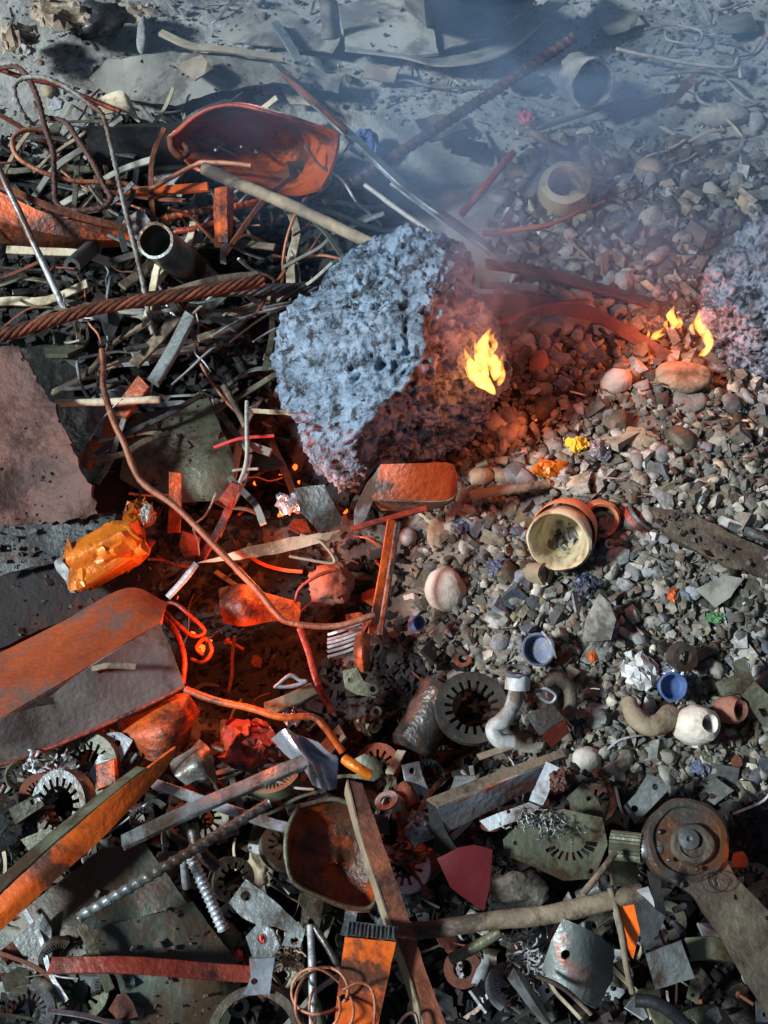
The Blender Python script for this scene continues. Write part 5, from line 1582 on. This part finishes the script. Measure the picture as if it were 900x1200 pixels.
def core_mesh(seed, m_):
    n_per, sl = 4, 11 + (seed * 7) % 9
    n = sl * n_per
    part = (1.0, .55, 1.0, .72)[seed % 4]
    r0, rs = (.42, .55, .62, .5)[seed % 4], (.72, .8, .84, .7)[seed % 4]
    V, F = [], []
    for lay in (-.12, .30):
        for i in range(n):
            a = 2 * math.pi * (i // n_per + (0, .5, .56, .94)[i % n_per]) / sl * part
            ri = rs if i % n_per in (2, 3) else r0
            V += [(ri * math.cos(a), ri * math.sin(a), lay), (math.cos(a), math.sin(a), lay)]
    N2 = n * 2
    if part < 1:
        F += [(0, 1, N2 + 1, N2), (2 * n - 2, N2 + 2 * n - 2, N2 + 2 * n - 1, 2 * n - 1)]
    for i in range(n if part == 1.0 else n - 1):
        j = (i + 1) % n
        a, b, c, d = i * 2, i * 2 + 1, j * 2 + 1, j * 2
        F += [(a, d, c, b), (N2 + a, N2 + b, N2 + c, N2 + d), (a, N2 + a, N2 + d, d), (b, c, N2 + c, N2 + b)]
    return proto('motor_core', V, F, m_, 30)


def bracket_mesh(seed, m_):
    rr = random.Random(seed)
    ol = [(-1, -.38), (-.4, -.42), (.3, -.36), (.95, -.42), (1.02, .1), (.75, .42), (-.2, .36), (-.9, .42)]
    ol = [(x + rr.gauss(0, .06), y + rr.gauss(0, .05)) for x, y in ol]
    E = [(i, (i + 1) % 8) for i in range(8)]
    V2 = [Vector(p) for p in ol]
    hs = []
    for hx, hr in ((-.62, .15), (.58, .13)):
        h = [(hx + hr * math.cos(q * math.pi / 6), hr * math.sin(q * math.pi / 6)) for q in range(12)]
        b = len(V2); V2 += [Vector(p) for p in h]; E += [(b + i, b + (i + 1) % 12) for i in range(12)]; hs.append(h)
    V2 += [Vector((x, y)) for x in (-.25, 0, .25) for y in (-.2, .2)]
    vo, eo, fo, _, _, _ = delaunay_2d_cdt(V2, E, [], 0, 1e-5)
    bend = rr.uniform(-.5, .7)
    z = lambda x: bend * max(0, x) * .8
    T = [f for f in fo if in_poly(sum(vo[i].x for i in f) / 3, sum(vo[i].y for i in f) / 3, ol) and not any(in_poly(sum(vo[i].x for i in f) / 3, sum(vo[i].y for i in f) / 3, h) for h in hs)]
    n = len(vo)
    V = [(v.x, v.y, z(v.x) + .05) for v in vo] + [(v.x, v.y, z(v.x) - .05) for v in vo]
    ed = set()
    for f in T:
        for i in range(3): ed.add((f[i], f[(i + 1) % 3]))
    F = [tuple(f) for f in T] + [tuple(i + n for i in reversed(f)) for f in T] + [(b, a, a + n, b + n) for a, b in ed if (b, a) not in ed]
    return proto('bracket', V, F, m_, 25)


KIT = {}
for a, m_ in [('grey', 'steel'), ('dark', 'steel_dark'), ('pale', 'steel_pale'), ('olive', 'steel_olive'), ('rusty', 'rust'), ('orange rusty', 'rust_and_firelit'), ('red rusty', 'rust_red')]:
    KIT['chip', a] = [chip_mesh(q * 7 + len(a), m_) for q in range(4)]
    KIT['strip', a] = [strip_mesh(q * 5 + len(a), m_) for q in range(3)]
    KIT['tube', a] = [tube_mesh(len(a), m_)]
    KIT['bolt', a] = [bolt_mesh(1, m_)]
    KIT['washer', a] = [washer_mesh(1, m_)]
    KIT['core', a] = [core_mesh(len(a) + q, m_) for q in range(4)]
    KIT['bracket', a] = [bracket_mesh(q * 3 + len(a), m_) for q in range(3)]
for a, m_ in [('grey', 'grey_wire'), ('coppery', 'copper_wire'), ('pale', 'steel_pale'), ('rusty', 'rust'), ('black', 'black_plastic')]:
    KIT['wire', a] = [wire_mesh(q * 9 + len(a), m_) for q in range(5)]
for a, m_ in [('weathered', 'wood'), ('pale', 'wood_pale'), ('grey', 'cardboard')]:
    KIT['lath', a] = [strip_mesh(q * 3 + 40 + len(a), m_, .14, .05) for q in range(3)]

NAMES = {'chip': ('metal_chip', 'metal offcut', 'offcut'), 'strip': ('metal_strip', 'metal strip', 'strip'), 'tube': ('pipe_stub', 'pipe stub', 'pipe stub'), 'bolt': ('bolt', 'bolt', 'bolt'), 'washer': ('washer', 'washer', 'washer'), 'core': ('motor_core', 'slotted motor core', 'motor core'), 'bracket': ('bracket', 'holed bracket', 'bracket'),
         'wire': ('wire_scrap', 'bent wire', 'wire'), 'lath': ('wood_splinter', 'wooden splinter', 'splinter')}


def scatter(count, regs, kinds, tones, sizes, lift, seed, where, tilt=.35):
    rr = random.Random(seed)
    done = tries = 0
    while done < count and tries < count * 20:
        tries += 1
        x, y = pick(regs, rr)
        kd = rr.choice(kinds)
        tn = [t for t in tones if (kd, t) in KIT]
        if not tn: continue
        t = rr.choice(tn)
        s = rr.uniform(*sizes) * (1.5 if kd in ('wire', 'strip', 'lath') else .55 if kd in ('bolt', 'washer', 'tube') else .8)
        if y < 160: s *= .7
        if not free(x, y, s * .5): continue
        nm, ds, ct = NAMES[kd]
        sz = 'long ' if kd in ('wire', 'strip', 'lath') and s > 75 else 'short ' if kd in ('wire', 'strip', 'lath') and s < 45 else 'small ' if s < 22 else ''
        if put(rr.choice(KIT[kd, t]), nm, x, y, s, rr, rr.uniform(*lift), f'{sz}{t} {ds}', ct, where, tilt, .15):
            done += 1


scatter(210, HEAPL, ['strip', 'lath', 'lath', 'wire', 'wire', 'chip', 'strip'], ['grey', 'pale', 'weathered', 'rusty', 'coppery', 'olive', 'dark'], (34, 105), (.0, .09), 21, 'sticks and strips in the heap behind the hollow')
scatter(40, HOLE, ['strip', 'chip', 'wire', 'lath', 'bolt'], ['dark', 'rusty', 'red rusty', 'orange rusty', 'weathered', 'coppery', 'olive'], (22, 60), (.0, .03), 22, 'scrap lying in the dark hollow')
scatter(380, HEAPN, ['chip', 'chip', 'strip', 'tube', 'bolt', 'washer', 'wire', 'lath', 'core', 'bracket', 'bracket', 'tube', 'chip'], ['grey', 'dark', 'olive', 'olive', 'rusty', 'pale', 'weathered'], (28, 84), (.0, .06), 23, 'scrap metal in the near heap')
scatter(150, RUB, ['chip', 'wire', 'lath', 'bolt', 'washer', 'tube', 'strip'], ['grey', 'dark', 'olive', 'rusty', 'pale', 'weathered'], (16, 40), (.0, .015), 24, 'scrap bits in the rubble')
scatter(110, FAR, ['chip', 'wire', 'lath', 'strip', 'lath'], ['grey', 'dark', 'pale', 'weathered', 'rusty'], (18, 50), (.0, .01), 25, 'scrap bits on the dusty ground')


def litter(name, label, regs, count, lo, hi, pal, seed, dz=0.0, flat=(.4, .9), chipshare=.12, power=1.8, clump=0.0, pts=None):
    rr = np.random.default_rng(seed)
    r2 = random.Random(seed)
    V0, F0 = ICO[1]
    V0 = np.array([tuple(v) for v in V0]); F0 = np.array(F0)
    B0 = np.array([(x, y, z) for x in (-1, 1) for y in (-1, 1) for z in (-1, 1)], float) * .8
    BF = np.array([(0, 1, 3), (0, 3, 2), (4, 6, 7), (4, 7, 5), (0, 4, 5), (0, 5, 1), (2, 3, 7), (2, 7, 6), (0, 2, 6), (0, 6, 4), (1, 5, 7), (1, 7, 3)])
    VV, FF, CC = [], [], []
    base = 0
    for n_ in range(count):
        if pts is not None:
            x, y, z = pts[n_]
            p = P(x, y, z)
        else:
            x, y = pick(regs, r2)
            while clump and noise.noise(Vector((x * .021, y * .027, seed))) + .6 * noise.noise(Vector((x * .06, y * .07, seed))) < clump * (r2.random() * 1.2 - .6):
                x, y = pick(regs, r2)
            p = PG(x, y, dz * r2.random())
        s = S(x, y, p.z) * (lo + (hi - lo) * r2.random() ** power) / 2
        isb = r2.random() < chipshare
        A, Fc = (B0, BF) if isb else (V0, F0)
        q = A * (1 + .17 * rr.standard_normal((len(A), 1))) * np.array([1, r2.uniform(.35, 1), r2.uniform(*flat) * (.4 if isb else 1)]) * s * (1.5 if isb else 1)
        a, b, c = r2.gauss(0, .5), r2.gauss(0, .5), r2.uniform(0, 6.28)
        M = np.array((Matrix.Rotation(c, 3, 'Z') @ Matrix.Rotation(a, 3, 'X') @ Matrix.Rotation(b, 3, 'Y')))
        q = q @ M.T + np.array([p.x, p.y, p.z + s * .25])
        VV.append(q); FF.append(Fc + base); base += len(A)
        col = np.array(pal[r2.randrange(len(pal))][:3]) * r2.uniform(.55, 1.1)
        CC.append(np.tile(np.append(col, 1), (len(A), 1)))
    VV = np.concatenate(VV); FF = np.concatenate(FF); CC = np.concatenate(CC)
    me = bpy.data.meshes.new(name)
    me.from_pydata(VV.tolist(), [], FF.tolist())
    me.shade_smooth(); me.set_sharp_from_angle(angle=math.radians(48))
    at = me.attributes.new('tint', 'FLOAT_COLOR', 'POINT')
    at.data.foreach_set('color', CC.astype(np.float32).ravel())
    me.materials.append(MATS['grit'])
    o = bpy.data.objects.new(name, me)
    COL.objects.link(o)
    tag(o, label, None, None, 'stuff')


PALR = [lin(146, 148, 138), lin(126, 128, 122), lin(160, 156, 138), lin(104, 106, 102), lin(138, 134, 114), lin(184, 184, 176), lin(108, 102, 92), lin(128, 112, 94), lin(84, 86, 84), lin(152, 158, 160), lin(206, 208, 204), lin(146, 150, 146), lin(112, 122, 134)]
PALH = [lin(40, 38, 36), lin(52, 50, 48), lin(30, 28, 26), lin(58, 44, 36), lin(48, 48, 46), lin(82, 80, 74), lin(44, 34, 28)]  # darkened so the gaps in the heap read as shade
PALG = [lin(150, 150, 146), lin(132, 132, 128), lin(172, 172, 168), lin(112, 110, 106), lin(190, 190, 186)]
PALW = [lin(150, 144, 124), lin(130, 126, 110), lin(166, 160, 138), lin(110, 106, 94), lin(144, 136, 112), lin(186, 182, 166), lin(108, 100, 86), lin(136, 122, 102), lin(86, 80, 70), lin(154, 152, 140), lin(204, 198, 180), lin(128, 130, 126)]
litter('gravel', 'loose small tan gravel and grit covering the near rubble slope', RUB[:1], 5600, 3.5, 17, PALW + PALR[:5], 31, .006, clump=1.0)
litter('gravel', 'loose small grey gravel on the slope behind the red strip', RUB[1:], 1900, 3.5, 17, PALR, 37, .006, clump=1.0)
litter('fines', 'pale dusty fines between the stones of the rubble slope', RUB, 6000, 1.5, 6, PALR + PALW, 38, .004, power=1.2, chipshare=.4)
litter('pebbles', 'many middling pebbles and crumbs of rubble on the slope', RUB, 1600, 13, 28, PALR + PALW + PALR[5:6] * 4 + PALW[5:6] * 4, 34, .004, power=1.3, clump=.6)
litter('scrap_grit', 'fine dark scrap crumbs filling the heap', HEAPN + HEAPL, 5000, 4, 18, PALH, 32, .012, (.3, .8), .6)
litter('shade_cinders', 'burnt crumbs coloured black for shade, covering the floor of the hollow', HOLE + [[(440, 740), (540, 760), (600, 890), (480, 960), (420, 900)]], 1800, 4, 17, [lin(24, 22, 22), lin(34, 31, 30), lin(18, 17, 17)], 36, .008, (.4, .9), .3)  # black colour paints in the shade of the void
CR = []
rc = random.Random(77)
for key, cnt in [('large pinkish rusted plate with a ragged edge', 40), ('dark grey sheet below the pinkish rusted plate', 110), ('blackened sheet wedged above the big angle iron', 90), ('panel', 50), ('crumpled grey sheet spread behind the rusty housing', 30),
                 ('flat dusty sheet lying behind the cream lath', 30), ('flat grey board lying at the back of the yard', 20), ('shank', 40), ('dull brown tin panel sunk behind the long pinkish wire', 60), ('wide muddy plank half buried in the gravel', 160)]:
    for (nm, _), (ol, hp, PLc, W, ZR, cs) in PLATES.items():
        if nm != key: continue
        xs = [a[0] for a in ol]; ys = [a[1] for a in ol]
        c = 0
        while c < cnt:
            x, y = rc.uniform(min(xs), max(xs)), rc.uniform(min(ys), max(ys))
            if noise.noise(Vector((x * .03, y * .03, 3))) < rc.uniform(-.5, .4): 
                if rc.random() < .9: continue
            if in_poly(x, y, ol) and not any(in_poly(x, y, h) for h in hp):
                wt = 1 / ((W[:, 0] - x) ** 2 + (W[:, 1] - y) ** 2 + 264.0) ** 1.5
                CR.append((x, y, float(PLc[0] * x + PLc[1] * y + PLc[2] + (wt * ZR).sum() / wt.sum()) + .003))
            c += 1
litter('dirt_crumbs', 'crumbs of dirt and flakes lying on the sheets and plates', None, len(CR), 2, 9, [lin(96, 84, 74), lin(120, 112, 104), lin(74, 66, 60), lin(84, 64, 54)], 35, pts=CR, chipshare=.4, power=2.6)
litter('grit', 'fine grit and pebbles strewn over the dusty ground', FAR, 3000, 1.5, 9, PALG, 33, .002, power=3.2)


# -------------------------------------------------------------------- embers
def ember_stuff():
    m = mat('ember', lin(60, 30, 20), lin(90, 40, 24), .9, 0, 40, None, 0, .8, 90, emit=((1, .13, .015, 1), 2.2))
    spots = [(330, 556, 12), (346, 548, 9), (352, 566, 8), (236, 762, 15), (226, 744, 10), (246, 750, 8), (300, 566, 8), (404, 600, 9), (330, 604, 10), (612, 500, 8), (598, 512, 9), (628, 492, 6), (700, 458, 5), (404, 552, 10), (386, 556, 8), (206, 700, 8)]
    for q, (x, y, s) in enumerate(spots):
        me = proto('ember', *rockshape(2, 1, .8, .7, q * 3 + 2, .4, 8), 'ember')
        put(me, 'ember', x, y, s, r_, .0, 'glowing red ember', 'ember', 'embers under the burning boulder', .3)
    for x, y, z, e in [(250, 748, .09, 1.0), (316, 650, .03, .7), (346, 596, .03, .2), (620, 490, .05, .10), (866, 1000, .10, .03)]:
        ld = bpy.data.lights.new('added_fire_light', 'POINT')  # lights added to spread red firelight, some with no ember below
        ld.energy = e; ld.color = (1, .16, .03); ld.shadow_soft_size = .025
        lo = bpy.data.objects.new('added_fire_light', ld)
        COL.objects.link(lo)
        lo.location = P(x, y, z)


ember_stuff()


# --------------------------------------------------------------------- smoke
def smoke(name, label, c, rad, dens, col, sc, seed, rot=0.0):
    V0, F = ICO[3]
    me = bpy.data.meshes.new(name)
    me.from_pydata([tuple(v) for v in V0], [], F)
    o = bpy.data.objects.new(name, me)
    COL.objects.link(o)
    o.location = c; o.scale = rad; o.rotation_euler = (0, 0, rot)
    m = bpy.data.materials.new(name)
    m.use_nodes = True
    nt = m.node_tree; N, L = nt.nodes, nt.links
    N.remove(N['Principled BSDF'])
    pv = N.new('ShaderNodeVolumePrincipled')
    pv.inputs['Color'].default_value = col
    pv.inputs['Anisotropy'].default_value = .1
    tc = N.new('ShaderNodeTexCoord')
    ln = N.new('ShaderNodeVectorMath'); ln.operation = 'LENGTH'
    L.new(tc.outputs['Object'], ln.inputs[0])
    fo = N.new('ShaderNodeMapRange'); fo.interpolation_type = 'SMOOTHSTEP'
    fo.inputs['From Min'].default_value = 1.0; fo.inputs['From Max'].default_value = .15
    L.new(ln.outputs['Value'], fo.inputs['Value'])
    nz = N.new('ShaderNodeTexNoise')
    nz.inputs['Scale'].default_value = sc; nz.inputs['Detail'].default_value = 4; nz.inputs['Distortion'].default_value = 1.4
    mp = N.new('ShaderNodeMapping'); mp.inputs['Location'].default_value = (seed, seed * 2, 0)
    L.new(tc.outputs['Object'], mp.inputs['Vector']); L.new(mp.outputs['Vector'], nz.inputs['Vector'])
    rp = N.new('ShaderNodeMapRange')
    rp.inputs['From Min'].default_value = .44; rp.inputs['From Max'].default_value = .70
    L.new(nz.outputs['Fac'], rp.inputs['Value'])
    a = N.new('ShaderNodeMath'); a.operation = 'MULTIPLY'
    L.new(fo.outputs['Result'], a.inputs[0]); L.new(rp.outputs['Result'], a.inputs[1])
    b = N.new('ShaderNodeMath'); b.operation = 'MULTIPLY'; b.inputs[1].default_value = dens
    L.new(a.outputs[0], b.inputs[0])
    L.new(b.outputs[0], pv.inputs['Density'])
    L.new(pv.outputs[0], N['Material Output'].inputs['Volume'])
    me.materials.append(m)
    tag(o, label, None, None, 'stuff')


smoke('smoke', 'thin blue smoke drifting over the dusty ground at the back', P(720, 60, .25), (.85, .6, .26), 6.3, (.40, .66, 1, 1), 2.4, 3.0)
smoke('smoke', 'wisp of smoke rising off the burning boulder', P(548, 326, .27), (.12, .17, .13), 8.0, (.62, .64, .85, 1), 2.2, 8.0)
smoke('smoke', 'faint smoke trailing from the boulder over the long rebar', P(600, 190, .26), (.36, .32, .17), 5.0, (.48, .68, 1, 1), 2.6, 5.0)
